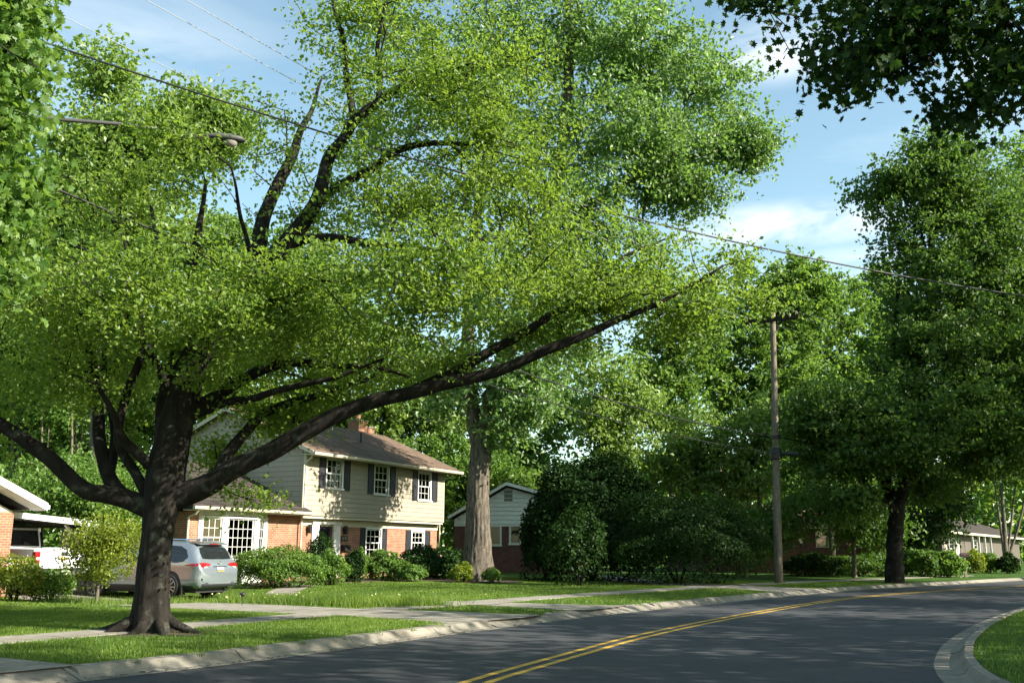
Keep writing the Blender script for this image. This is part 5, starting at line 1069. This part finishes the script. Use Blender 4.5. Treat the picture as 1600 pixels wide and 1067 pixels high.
MB().bb(-3, 4, 1.0, 1.05, -.3, ze2).obj('room_wall', M['interior'], h2)
for k in range(9):
    z = ze2 + k * .235; top = z + .24; a = max(xl + .32, (top - (za - .16)) / kz); b_ = min(xr - .32, ((za - .16) - top) / kr_)
    if b_ - a > .3: board(h2, b_ - a, (a, 0, z), 0, 'white_siding', .235, lap=.055)
MB().bb(-.17, .30, -.05, -.031, zz(783), zz(766)).obj('gable_vent', M['lamp_grey'], h2)
mb = MB(); mb.prism([(xl, zl_), (0, za), (0, za + .14), (xl, zl_ + .14)], 'y', -.45, 13); mb.prism([(0, za), (xr, zr_), (xr, zr_ + .14), (0, za + .14)], 'y', -.45, 13); mb.obj('roof', M['shingle_brown'], h2)
mb = MB(); mb.prism([(xl, zl_ - .06), (0, za - .06), (0, za + .12), (xl, zl_ + .12)], 'y', -.48, -.452); mb.prism([(0, za - .06), (xr, zr_ - .06), (xr, zr_ + .12), (0, za + .12)], 'y', -.48, -.452); mb.obj('rake_board', M['white_paint'], h2)
MB().bb(xl + .3, xr - .3, -.028, -.003, ze2 - .14, ze2 - .004).obj('frieze_board', M['white_siding'], h2)

# long brick ranch house behind the pole
Yr3 = 62.0
hb = at(1265, 890, Yr3); hz = gz(hb[0], hb[1])
h3 = empty('ranch_house', (hb[0], hb[1], hz), .12, 'low dark brick house with a brown roof behind the utility pole', 'house')
z3 = lambda py: float(at(1265, py, Yr3)[2] - hz)
xw = lambda px: (px - 1265) * Yr3 / FPX
wn = [(xw(1279), xw(1296), z3(853), z3(829)), (xw(1345), xw(1362), z3(853), z3(829))]
mb = MB(); wall_panel(mb, xw(1100), xw(1405), -.5, z3(824), wn, 0); mb.bb(xw(1100), xw(1100) + .12, .01, 8, -.5, z3(824)); mb.bb(xw(1405) - .12, xw(1405), .01, 8, -.5, z3(824)); mb.bb(xw(1100), xw(1405), 7.9, 8, -.5, z3(824)); mb.obj('brick_wall', M['brick_red'], h3)
for q in wn: window(h3, *q, 0, 1, 1, 'trim_cream', .07, True, curtain=.4)
gable_roof(h3, xw(1090), xw(1412), -.6, z3(820), 4.2, z3(783), 8.8, z3(820), 'shingle_brown')
MB().bb(xw(1088), xw(1414), -.66, -.601, z3(826), z3(820)).obj('fascia', M['trim_cream'], h3)
MB().bb(xw(1090), xw(1412), -.59, -.002, z3(824) - .03, z3(824) - .003).obj('soffit', M['trim_cream'], h3)

# last house on the right
Pa, Pb_ = at(1470, 828, 70), at(1592, 848, 104)
hz = gz(Pa[0], Pa[1]); ang = math.atan2(Pb_[1] - Pa[1], Pb_[0] - Pa[0]); Ln = math.hypot(Pb_[0] - Pa[0], Pb_[1] - Pa[1])
h4 = empty('ranch_house', (Pa[0], Pa[1], hz), ang, 'low house with dark roof and white fascia far down the road at right', 'house')
wn = [(2.6, 4.4, .9, 2.2), (13, 14.6, .9, 2.2)]
mb = MB(); wall_panel(mb, 0, Ln, -.5, 2.6, wn + [(6.0, 7.0, 0, 2.2)], 0); mb.bb(0, .12, .01, 8, -.5, 2.6); mb.bb(0, Ln, 7.9, 8, -.5, 2.6); mb.prism([(0, 2.6), (8, 2.6), (4, 4.2)], 'x', .01, .12); mb.obj('wall', M['siding_dark'], h4)
for q in wn: window(h4, *q, 0, 2, 2, 'white_paint', .1, True, curtain=.5)
MB().bb(6.03, 6.97, .06, .1, 0, 2.18).obj('door', M['white_paint'], h4)
gable_roof(h4, -.6, Ln + .6, -.7, 2.72, 4, 4.4, 8.7, 2.72, 'shingle_dark'); MB().bb(-.62, Ln + .62, -.76, -.702, 2.58, 2.74).obj('fascia', M['trim_cream'], h4)
for x in (9, 12, 15, 18): MB().bb(x - .07, x + .07, -.62, -.48, -.2, 2.55).obj('porch_post', M['white_paint'], h4)
for x, mt in ((.6, 'wood_post'), (1.15, 'trim_cream'), (5.0, 'trim_cream')): MB().bb(x, x + .5, -.03, -.003, .3, 2.2).obj('shutter', M[mt], h4)

# house with carport at the left edge
hb = at(13, 885, 29.2); hz = gz(hb[0], hb[1])
h5 = empty('carport_house', (hb[0], hb[1], hz), math.atan2(.88, .47), 'brick house corner with white gable trim and an open carport', 'house')
mb = MB(); mb.bb(-7.5, 0, 0, .12, -.5, 2.40); mb.bb(-.12, 0, .121, 8.5, -.5, 2.4); mb.obj('brick_wall', M['brick_orange'], h5)
MB().prism([(-7.5, 2.402), (0, 2.402), (-3.75, 4.0)], 'y', .01, .12).obj('gable_wall', M['trim_cream'], h5)
mb = MB(); sl = .42; mb.prism([(.62, 2.50), (-3.75, 2.50 + 4.37 * sl), (-3.75, 2.66 + 4.37 * sl), (.62, 2.66)], 'y', -.55, 9); mb.prism([(-8.1, 2.50), (-3.75, 2.50 + 4.37 * sl), (-3.75, 2.66 + 4.37 * sl), (-8.1, 2.66)], 'y', -.55, 9); mb.obj('roof', M['shingle_dark'], h5)
mb = MB(); mb.prism([(.66, 2.46), (-3.75, 2.46 + 4.41 * sl), (-3.75, 2.68 + 4.41 * sl), (.66, 2.68)], 'y', -.59, -.552); mb.prism([(.625, 2.46), (-3.75, 2.46 + 4.37 * sl), (-3.75, 2.49 + 4.37 * sl), (.625, 2.49)], 'y', -.55, 0); mb.obj('rake_board', M['white_paint'], h5)
MB().bb(.625, .74, -.58, 9, 2.50, 2.62).obj('gutter', M['white_paint'], h5)
cp = MB().prism([(.02, 2.36), (4.1, 2.06), (4.1, 2.18), (.02, 2.48)], 'y', .62, 7.5).obj('carport_roof', M['shingle_dark'], h5)
MB().prism([(.02, 2.30), (4.12, 2.00), (4.12, 2.20), (.02, 2.46)], 'y', .585, .618).obj('fascia', M['white_paint'], cp)
for x, y in ((3.3, 1.0), (3.3, 6.8)):
    mb = MB(); mb.bb(x - .06, x + .06, y - .06, y + .06, -.2, 2.12); mb.beam((x - .03, y, 1.45), (x - .75, y, 2.12), .07, .07); mb.beam((x + .03, y, 1.45), (x + .62, y, 2.06), .07, .07); mb.obj('post', M['trim_cream'], h5)
MB().bb(.5, 3.9, 7.2, 7.3, -.2, 1.1).obj('back_rail', M['shutter_black'], h5)

# ------------------------------------------------------------------ vehicles
from mathutils.bvhtree import BVHTree
def car_wheel(par, x, y, r, side, rim_r, wd=.235, spokes=10):
    w = MB().lathe([(-wd / 2, rim_r + .01), (-wd / 2 + .01, r - .035), (-wd / 2 + .05, r), (wd / 2 - .05, r), (wd / 2 - .01, r - .035), (wd / 2, rim_r + .01), (wd / 2 - .06, rim_r - .005), (-wd / 2 + .06, rim_r - .005), (-wd / 2, rim_r + .01)], 28, 'y', cap=False).obj('wheel', M['tyre_rubber'], par, True, loc=(x, y, r))
    mb = MB(); yo = side * (wd / 2 - .012)
    mb.lathe([(yo - side * .03, rim_r), (yo, rim_r + .012), (yo + side * .008, rim_r - .012), (yo - side * .05, rim_r - .03)], 28, 'y', cap=False); mb.lathe([(yo - side * .02, .055), (yo + side * .004, .05), (yo + side * .004, .01)], 14, 'y')
    for k in range(spokes):
        a = 2 * math.pi * k / spokes; da = .06 if k % 2 else -.06
        mb.beam((math.cos(a) * .04, yo - side * .01, math.sin(a) * .04), (math.cos(a + da) * (rim_r - .01), yo - side * .014, math.sin(a + da) * (rim_r - .01)), .02, .036)
    mb.obj('rim', M['alloy'], w); MB().lathe([(yo - side * .09, rim_r - .005), (yo - side * .085, .01)], 20, 'y').obj('brake_disc', M['plastic_black'], w)
    return w
def suv(name, label, loc, rz):
    root = empty(name, loc, rz, label, 'car')
    ST = np.array([(-2.46, .50, .80, .80, .74), (-2.44, .40, .93, .87, .78), (-2.38, .35, 1.07, .925, .79), (-2.30, .33, 1.19, .945, .775), (-2.19, .32, 1.38, .955, .745), (-2.07, .31, 1.55, .96, .715), (-1.93, .30, 1.655, .963, .69), (-1.5, .29, 1.70, .965, .69), (-.7, .28, 1.73, .965, .69), (0, .28, 1.72, .965, .685), (.45, .28, 1.66, .965, .67), (.85, .28, 1.45, .965, .69), (1.2, .28, 1.20, .96, .74), (1.45, .29, 1.13, .955, .78), (1.9, .30, 1.07, .94, .76), (2.25, .33, .97, .90, .72), (2.42, .38, .84, .82, .68), (2.48, .46, .70, .70, .60)])
    xs = np.concatenate([np.linspace(ST[i, 0], ST[i + 1, 0], 4)[:-1] for i in range(len(ST) - 1)] + [[2.48]])
    rows = []
    for x in xs:
        zb, zt, w_, wt = [np.interp(x, ST[:, 0], ST[:, k]) for k in (1, 2, 3, 4)]; h = zt - zb; zl = min(1.02, zb + .86 * h); wl = w_ * .985
        wt = min(wt, wl - .02)
        half = [(0, zb), (w_ * .90, zb), (w_ * .985, zb + min(.1, .2 * h)), (w_, min(.62, zb + .55 * h)), (w_ * .975, min(.80, zb + .68 * h)), (w_ * .99, min(.93, zb + .78 * h)), (wl, zl), (wl + (wt - wl) * .5 + .02 * min(1, h), (zl + zt) / 2), (wt, zt - .05 * h), (wt * .8, zt - .008), (0, zt)]
        rows.append([(x, y, z) for y, z in half] + [(x, -y, z) for y, z in half[-2:0:-1]])
    n = len(rows[0]); V = np.array(rows).reshape(-1, 3); m = len(rows); a, k = np.meshgrid(np.arange(m - 1), np.arange(n), indexing='ij')
    F = np.stack([a * n + k, (a + 1) * n + k, (a + 1) * n + (k + 1) % n, a * n + (k + 1) % n], -1).reshape(-1, 4)
    me = fast_mesh('body', V, [F, np.array([list(range(n))]), np.array([list(range((m - 1) * n, m * n))[::-1]])], M['suv_paint'], True); link('body', me, root)
    bv = BVHTree.FromPolygons([tuple(v) for v in V], [tuple(f) for f in F])
    def patch(nm, cols, axis, mt, par=root, off=.008, sub=7):
        """cols: (u, z0, z1); axis '-x' = seen from behind, '+y'/'-y' = from that side"""
        vs, fs = [], []; cu = []
        for (u0, a0, b0), (u1, a1, b1) in zip(cols[:-1], cols[1:]):
            for t_ in np.linspace(0, 1, 4)[:-1]: cu.append((u0 + (u1 - u0) * t_, a0 + (a1 - a0) * t_, b0 + (b1 - b0) * t_))
        cu.append(cols[-1])
        for u, z0, z1 in cu:
            for z in np.linspace(z0, z1, sub):
                if axis == '-x': o_, d_ = Vector((-4, u, z)), Vector((1, 0, 0))
                elif axis == '+x': o_, d_ = Vector((4, u, z)), Vector((-1, 0, 0))
                elif axis == '+y': o_, d_ = Vector((u, 3, z)), Vector((0, -1, 0))
                else: o_, d_ = Vector((u, -3, z)), Vector((0, 1, 0))
                hit, nn, _, _ = bv.ray_cast(o_, d_)
                if hit is None: hit, nn, _, _ = bv.find_nearest(o_ + d_ * 2)
                if nn.dot(d_) > 0: nn = -nn
                vs.append(hit + nn * off)
        q = len(cu)
        for i in range(q - 1):
            for j in range(sub - 1): fs.append((i * sub + j, (i + 1) * sub + j, (i + 1) * sub + j + 1, i * sub + j + 1))
        return MB().add(vs, fs).obj(nm, M[mt], par, True)
    for sd in ('+y', '-y'):
        patch('window', [(-1.93, 1.22, 1.26), (-1.80, 1.10, 1.44), (-1.55, 1.07, 1.55), (-1.08, 1.07, 1.58)], sd, 'dark_glass'); patch('window', [(-1.02, 1.07, 1.58), (-.5, 1.07, 1.60), (-.02, 1.07, 1.60)], sd, 'dark_glass'); patch('window', [(.04, 1.07, 1.60), (.40, 1.07, 1.55), (.70, 1.07, 1.42), (1.0, 1.07, 1.20)], sd, 'dark_glass')
        patch('sill_cladding', [(-2.2, .33, .40), (-1.8, .30, .42), (0, .29, .42), (1.0, .29, .42)], sd, 'plastic_black', off=.006)
        patch('door_handle', [(-.9, .93, .96), (-.72, .93, .96)], sd, 'suv_paint', off=.03); patch('door_handle', [(.12, .93, .96), (.30, .93, .96)], sd, 'suv_paint', off=.03)
        y = 1 if sd == '+y' else -1
        for x in (-1.36, 1.49):
            cols = [(x + dx, max(.30, .385 - math.sqrt(max(0, .455 ** 2 - dx * dx))), .385 + math.sqrt(max(0, .455 ** 2 - dx * dx))) for dx in np.linspace(-.454, .454, 13)]
            patch('wheel_arch', cols, sd, 'plastic_black', off=.005)
            car_wheel(root, x, y * .872, .375, y, .265)
        mb = MB(); mb.bb(.78, 1.0, y * .95, y * 1.12, 1.06, 1.20); mb.obj('mirror', M['suv_paint'], root, bevel=.03)
        sgn = y
        lamp = patch('tail_light', [(sgn * .40, 1.0, 1.02), (sgn * .52, .97, 1.06), (sgn * .74, .93, 1.07), (sgn * .86, .94, 1.06)], '-x', 'lamp_red', off=.012); patch('side_lens', [(-2.36, .95, 1.05), (-2.15, .97, 1.04), (-1.88, 1.0, 1.01)], sd, 'lamp_red', lamp, .012)
        patch('reverse_lens', [(sgn * .60, .935, .955), (sgn * .74, .915, .945)], '-x', 'lamp_white', lamp, .02, 4); patch('bumper_reflector', [(sgn * .70, .50, .56), (sgn * .83, .54, .66)], '-x', 'lamp_red', off=.012, sub=4); patch('bumper_trim', [(sgn * .55, .47, .50), (sgn * .70, .50, .53), (sgn * .85, .58, .64)], '-x', 'chrome', off=.016, sub=4)
        MB().bb(-1.86, -1.80, y * .80, y * .97, .14, .42).obj('mud_flap', M['plastic_black'], root)
        patch('headlight', [(sgn * .45, .80, .84), (sgn * .70, .78, .86)], '+x', 'lamp_white', off=.01, sub=4)
        MB().tube([(-1.7, y * .60, 1.71), (-1.5, y * .60, 1.755), (-.2, y * .60, 1.775), (.25, y * .60, 1.73)], .018, 6).obj('roof_rail', M['chrome'], root)
    patch('rear_window', [(-.66, 1.20, 1.36), (-.60, 1.18, 1.50), (-.3, 1.17, 1.56), (.3, 1.17, 1.56), (.60, 1.18, 1.50), (.66, 1.20, 1.36)], '-x', 'dark_glass')
    mb = MB(); mb.prism([(-2.16, 1.635), (-1.85, 1.71), (-1.85, 1.66), (-2.14, 1.60)], 'y', -.64, .64); sp_ = mb.obj('spoiler', M['suv_paint'], root); MB().bb(-2.168, -2.150, -.2, .2, 1.606, 1.628).obj('brake_light', M['lamp_red'], sp_)
    patch('rear_bumper', [(-.80, .38, .47), (-.4, .37, .45), (.4, .37, .45), (.80, .38, .47)], '-x', 'plastic_black', off=.01)
    pl = patch('licence_plate', [(-.155, .775, .93), (.155, .775, .93)], '-x', 'plate_white', off=.02, sub=3); patch('plate_band', [(-.15, .785, .825), (.15, .785, .825)], '-x', 'plate_gold', pl, .024, 3)
    patch('plate_trim', [(-.32, .945, .965), (.32, .945, .965)], '-x', 'plastic_black', off=.022, sub=3)
    pe = [(math.cos(t_) * .07, 1.06 + math.sin(t_) * .045) for t_ in np.linspace(0, 6.283, 13)]
    mb = MB(); mb.tube([(-2.405, y, z) for y, z in pe], .008, 5); mb.tube([(-2.405, math.cos(t_) * .03, 1.06 + math.sin(t_) * .043) for t_ in np.linspace(0, 6.283, 11)], .006, 5); mb.obj('badge', M['chrome'], root)
    mb = MB(); mb.prism([(-1.62, 1.69), (-1.45, 1.70), (-1.60, 1.80), (-1.64, 1.80)], 'y', -.02, .02); mb.obj('antenna_fin', M['suv_paint'], root)
    MB().tube([(-2.2, -.55, .30), (-2.44, -.55, .30)], .035, 8).obj('exhaust', M['chrome'], root); mb = MB(); mb.bb(-2.2, 2.1, -.75, .75, .2, .32); mb.obj('underbody', M['plastic_black'], root)
    MB().prism([(1.2, 1.20), (.55, 1.63), (.53, 1.65), (1.17, 1.22)], 'y', -.62, .62).obj('windscreen', M['dark_glass'], root)
    return root
hd = np.array([-.93, .37]); cp_ = at(240, 930, 31.5); suv('silver_suv', 'silver-blue sport utility vehicle parked on the driveway behind the maple trunk', (cp_[0], cp_[1], gz(cp_[0], cp_[1]) + .012), math.atan2(hd[1], hd[0]))
def pickup(name, label, loc, rz):
    r = empty(name, loc, rz, label, 'truck'); W = .98
    mb = MB()
    for s in (-1, 1): mb.prism([(-2.85, .62), (-2.85, 1.28), (-.75, 1.30), (-.75, .55), (-1.25, .55), (-1.35, .85), (-1.75, 1.0), (-2.15, .85), (-2.25, .60)], 'y', s * W, s * (W - .09))
    mb.bb(-2.8, -.75, -W + .1, W - .1, .72, .80); mb.bb(-.84, -.75, -W + .095, W - .095, .8, 1.29); mb.obj('truck_bed', M['truck_paint'], r, bevel=.02)
    tg = MB().bb(-2.91, -2.855, -.80, .80, .70, 1.29).obj('tailgate', M['truck_paint'], r, bevel=.015)
    mb = MB(); mb.bb(-2.918, -2.912, -.70, .70, .80, .83); mb.bb(-2.93, -2.85, -.80, .80, 1.291, 1.31); mb.obj('tailgate_trim', M['truck_paint'], tg)
    MB().bb(-2.93, -2.912, -.11, .11, 1.08, 1.19).obj('handle', M['plastic_black'], tg)
    MB().prism([(-.16, .97), (-.16, 1.03), (-.05, 1.03), (-.04, 1.045), (.04, 1.045), (.05, 1.03), (.16, 1.03), (.14, .97), (.05, .97), (.04, .955), (-.04, .955), (-.05, .97)], 'x', -2.925, -2.912).obj('badge', M['plate_gold'], tg)
    for s in (-1, 1):
        lm = MB().bb(-2.925, -2.75, s * .812, s * (W + .006), .80, 1.20).obj('tail_light', M['lamp_red'], r, bevel=.02); MB().bb(-2.932, -2.92, s * .84, s * .95, .96, 1.03).obj('reverse_lens', M['lamp_white'], lm)
        for x in (-1.75, 1.85): car_wheel(r, x, s * .86, .40, s, .25, .26, 6)
        MB().prism([(-.70, 1.32), (-.55, 1.80), (.55, 1.82), (1.15, 1.32)], 'y', s * (W - .045), s * (W - .11)).obj('cab_window', M['dark_glass'], r)
    mb = MB(); mb.prism([(-.74, .50), (-.74, 1.30), (1.25, 1.30), (2.55, 1.22), (2.75, 1.1), (2.78, .55), (2.30, .5), (2.22, .85), (1.85, 1.0), (1.48, .85), (1.4, .5)], 'y', -W, W); mb.prism([(-.70, 1.302), (-.52, 1.92), (.50, 1.94), (1.22, 1.302)], 'y', -W + .12, W - .12); mb.obj('cab', M['truck_paint'], r, bevel=.03)
    MB().prism([(-.715, 1.36), (-.575, 1.84), (-.59, 1.85), (-.73, 1.37)], 'y', -.74, .74).obj('rear_window', M['dark_glass'], r)
    b_ = MB().bb(-3.05, -2.93, -.95, .95, .50, .66).obj('rear_bumper', M['chrome'], r, bevel=.03); MB().bb(-3.058, -3.052, -.16, .16, .53, .64).obj('licence_plate', M['plate_white'], b_); MB().bb(-2.9, 2.4, -.55, .55, .40, .56).obj('chassis', M['plastic_black'], r)
    return r
tl = at(98, 905, 30.4); hd = np.array([-.88, .47]); cpos = tl[:2] + hd * 2.95
pickup('pickup_truck', 'white pickup truck seen from behind in the open carport', (cpos[0], cpos[1], gz(cpos[0], cpos[1]) + .01), math.atan2(hd[1], hd[0]))

# ------------------------------------------------------------------ poles, lamp, wires
pp = ground(1217, 911); PZ = gz(pp[0], pp[1]); PB = np.array([pp[0], pp[1], PZ])
def util_pole(label, base, h, lean=0, lower=True):
    r = empty('utility_pole', base, 0, label, 'utility pole'); lx = math.tan(R(lean))
    zs = np.linspace(-.3, h, 12); MB().tube([(lx * z, 0, z) for z in zs], np.interp(zs, [0, h], [.185, .125]), 14).obj('pole', M['pole_wood'], r, True)
    a = np.array([.855, -.52, 0]) * 1.25; c_ = np.array([lx * (h - .35), 0, h - .35]); off = np.array([-.52, -.855, 0]) * .19
    arm = MB().beam(c_ + off - a, c_ + off + a, .15, .20).obj('crossarm', M['crossarm_wood'], r)
    tops = []
    for t_ in (-.92, -.45, .45, .92):
        p = c_ + off + a * t_; MB().lathe([(.06, .012), (.12, .012), (.13, .05), (.17, .055), (.18, .035), (.22, .045), (.25, .02)], 10, 'z', p).obj('insulator', M['insulator'], arm); tops.append(base + p + np.array([0, 0, .24]))
    mb = MB()
    for s in (-1, 1): mb.beam(c_ + off + a * .5 * s + np.array([0, 0, -.05]), c_ + off * .6 + np.array([0, 0, -.75]), .03, .012)
    mb.obj('brace', M['lamp_grey'], r)
    if lower:
        for z in lower[0]: MB().lathe([(z - .09, .20), (z + .09, .20)], 14, 'z', (lx * z, 0, 0)).obj('cable_band', M['black_metal'], r)
        z = lower[1]; MB().lathe([(z - .26, .15), (z - .22, .26), (z + .20, .26), (z + .26, .15)], 12, 'z', (lx * z, 0, 0)).obj('splice_box', M['black_metal'], r)
        MB().tube([(lx * z + .1, 0, z), (lx * z + .45, -.25, z), (lx * z + .85, -.46, z - .03)], .085, 7).obj('standoff', M['black_metal'], r)
        MB().box((lx * 2 - .02, -.185, 1.9), (.09, .012, .14)).obj('number_tag', M['lamp_grey'], r)
    return r, tops
zc1 = float(at(1215, 683, PB[1])[2] - PZ); zc2 = float(at(1215, 709, PB[1])[2] - PZ); hpole = float(at(1207, 489, PB[1])[2] - PZ)
up1, T1 = util_pole('weathered wooden utility pole with crossarm standing behind the far kerb', PB, hpole, 1.6, ([zc1], zc2))
B2 = np.array([-8.6, 13.2, .2]); up2, T2 = util_pole('utility pole just outside the left edge that carries the street lamp', B2, 10.8, 0, ([7.2], 6.4))
B3 = np.array([44.0, 63.0, .2]); up3, T3_ = util_pole('utility pole farther round the bend beyond the right edge', B3, 11.0, 0, ([7.2], 6.4))
B4 = np.array([23.5, 24.5, RLZ]); up4, T4 = util_pole('utility pole across the road beyond the right edge of the view', B4, 10.2, 0, ([7.2], 6.4))
# cobra-head street lamp on its arm (a part of the near pole)
lh = at(352, 216, 14.8) - B2
ar0 = np.array([0.1, .05, lh[2] - .35])
arm = MB().tube([ar0, ar0 + (lh - ar0) * .3 + np.array([0, 0, .10]), ar0 + (lh - ar0) * .65 + np.array([0, 0, .10]), lh - (lh - ar0) / np.linalg.norm(lh - ar0) * .25], .032, 8).obj('lamp_arm', M['arm_grey'], up2, True)
dv = (lh - ar0); dv[2] = 0; dv /= np.linalg.norm(dv); sd = np.array([-dv[1], dv[0], 0])
pr_ = [(-.26, .04, .035), (-.16, .07, .055), (0, .11, .075), (.16, .12, .075), (.27, .09, .045), (.32, .02, .015)]; vs = []
for u, wv, hv in pr_:
    for k in range(10):
        t_ = 2 * math.pi * k / 10; vs.append(lh + dv * u + sd * math.cos(t_) * wv + np.array([0, 0, 1]) * (math.sin(t_) * hv * (1.0 if math.sin(t_) > 0 else .8)))
MB().add(vs, [(i * 10 + k, i * 10 + (k + 1) % 10, (i + 1) * 10 + (k + 1) % 10, (i + 1) * 10 + k) for i in range(5) for k in range(10)]).obj('lamp_head', M['arm_grey'], up2, True)
vs = []
for lat in range(5):
    a_ = lat / 4 * math.pi / 2
    for k in range(12): t_ = 2 * math.pi * k / 12; vs.append(lh + dv * (.09 + math.cos(t_) * .11 * math.cos(a_)) + sd * math.sin(t_) * .09 * math.cos(a_) + np.array([0, 0, -.05 - .09 * math.sin(a_)]))
MB().add(vs, [(i * 12 + k, i * 12 + (k + 1) % 12, (i + 1) * 12 + (k + 1) % 12, (i + 1) * 12 + k) for i in range(4) for k in range(12)]).obj('lamp_lens', M['insulator'], up2, True)
def wire(name, label, a, b_, sag, r, mt, n=36, group=None):
    a, b_ = np.array(a, float), np.array(b_, float); t_ = np.linspace(0, 1, n); P = a + (b_ - a) * t_[:, None]; P[:, 2] -= sag * 4 * t_ * (1 - t_)
    return tag(MB().tube(P - a, r, 6).obj(name, M[mt], None, True, loc=a), label, 'cable', group)
pos = ['left outer end', 'left inner pin', 'right inner pin', 'right outer end']
for i in range(4):
    if i == 1: continue
    wire('power_line', 'bare wire rising left from the %s of the crossarm' % pos[i], T2[i], T1[i], .55, .007, 'wire_alu', group='bare wires between the poles')
    wire('power_line', 'bare wire running right from the %s of the crossarm' % pos[i], T1[i], T3_[i], .5, .011, 'wire_black', group='bare wires between the poles')
q1 = lambda z: PB + np.array([math.tan(R(1.6)) * z, -.17, z])
wire('telephone_cable', 'thick dark cable strapped to the pole at its band, rising to the left', B2 + np.array([0, 0, 7.2]), q1(zc1), .75, .022, 'wire_black')
wire('telephone_cable', 'lower dark cable ending at the splice box on the pole', B2 + np.array([.1, 0, 6.3]), q1(zc2), .55, .013, 'wire_black')
wire('telephone_cable', 'thick dark cable running from the pole band into the right roadside tree', q1(zc1), B3 + np.array([0, 0, 6.9]), .8, .028, 'wire_black')
wire('telephone_cable', 'thin dark cable running from the splice box to the right', q1(zc2), B3 + np.array([0, 0, 6.3]), .7, .016, 'wire_black')
wa, wb = at(-200, 5, B2[1]), at(2270, 500, B4[1])
wire('service_cable', 'long black cable crossing the whole sky above the pole', (B2[0], B2[1], wa[2]), (B4[0], B4[1], wb[2]), 1.45, .015, 'wire_black', 48)
# ------------------------------------------------------------------ small street furniture
c_ = ground(378, 946); c_ = np.array([c_[0], c_[1], gz(c_[0], c_[1])])
pl = empty('path_light', c_, 0, 'small black mushroom path light standing in the lawn by the driveway', 'path light')
MB().tube([(0, 0, -.05), (0, 0, .26)], .012, 6).obj('stake', M['black_metal'], pl); MB().lathe([(.22, .04), (.25, .05), (.27, .09), (.31, .05), (.33, .01)], 12, 'z').obj('lamp_shade', M['black_metal'], pl, True)
c_ = at(1509, 897, 57); c_ = np.array([c_[0], c_[1], gz(c_[0], c_[1])])
mp_ = empty('mailbox', c_, 0, 'dark mailbox on a post by the kerb right of the grassy-leaved bush', 'mailbox')
MB().bb(-.06, .06, -.06, .06, -.2, 1.1).obj('post', M['wood_post'], mp_)
mb = MB(); mb.prism([(-.09, 1.102), (.09, 1.102), (.09, 1.24)] + [(.09 * math.cos(t_), 1.24 + .09 * math.sin(t_)) for t_ in np.linspace(.3, 2.84, 7)] + [(-.09, 1.24)], 'x', -.24, .24); mb.obj('box', M['black_metal'], mp_); MB().bb(-.1, .08, -.105, -.092, 1.2, 1.26).obj('flag', M['lamp_red'], mp_)
c_ = at(1254, 893, 55); c_ = np.array([c_[0], c_[1], gz(c_[0], c_[1])])
lp = empty('lamp_post', c_, 0, 'black garden lamp post left of the brick ranch house window', 'lamp post')
MB().tube([(0, 0, -.2), (0, 0, 1.75)], .045, 8).obj('post', M['black_metal'], lp); mb = MB(); mb.prism([(-.07, 1.76), (.07, 1.76), (.13, 2.05), (-.13, 2.05)], 'y', -.1, .1); mb.obj('lantern', M['lamp_white'], lp); MB().lathe([(2.05, .18), (2.12, .10), (2.2, .01)], 8, 'z').obj('lantern_cap', M['black_metal'], lp)
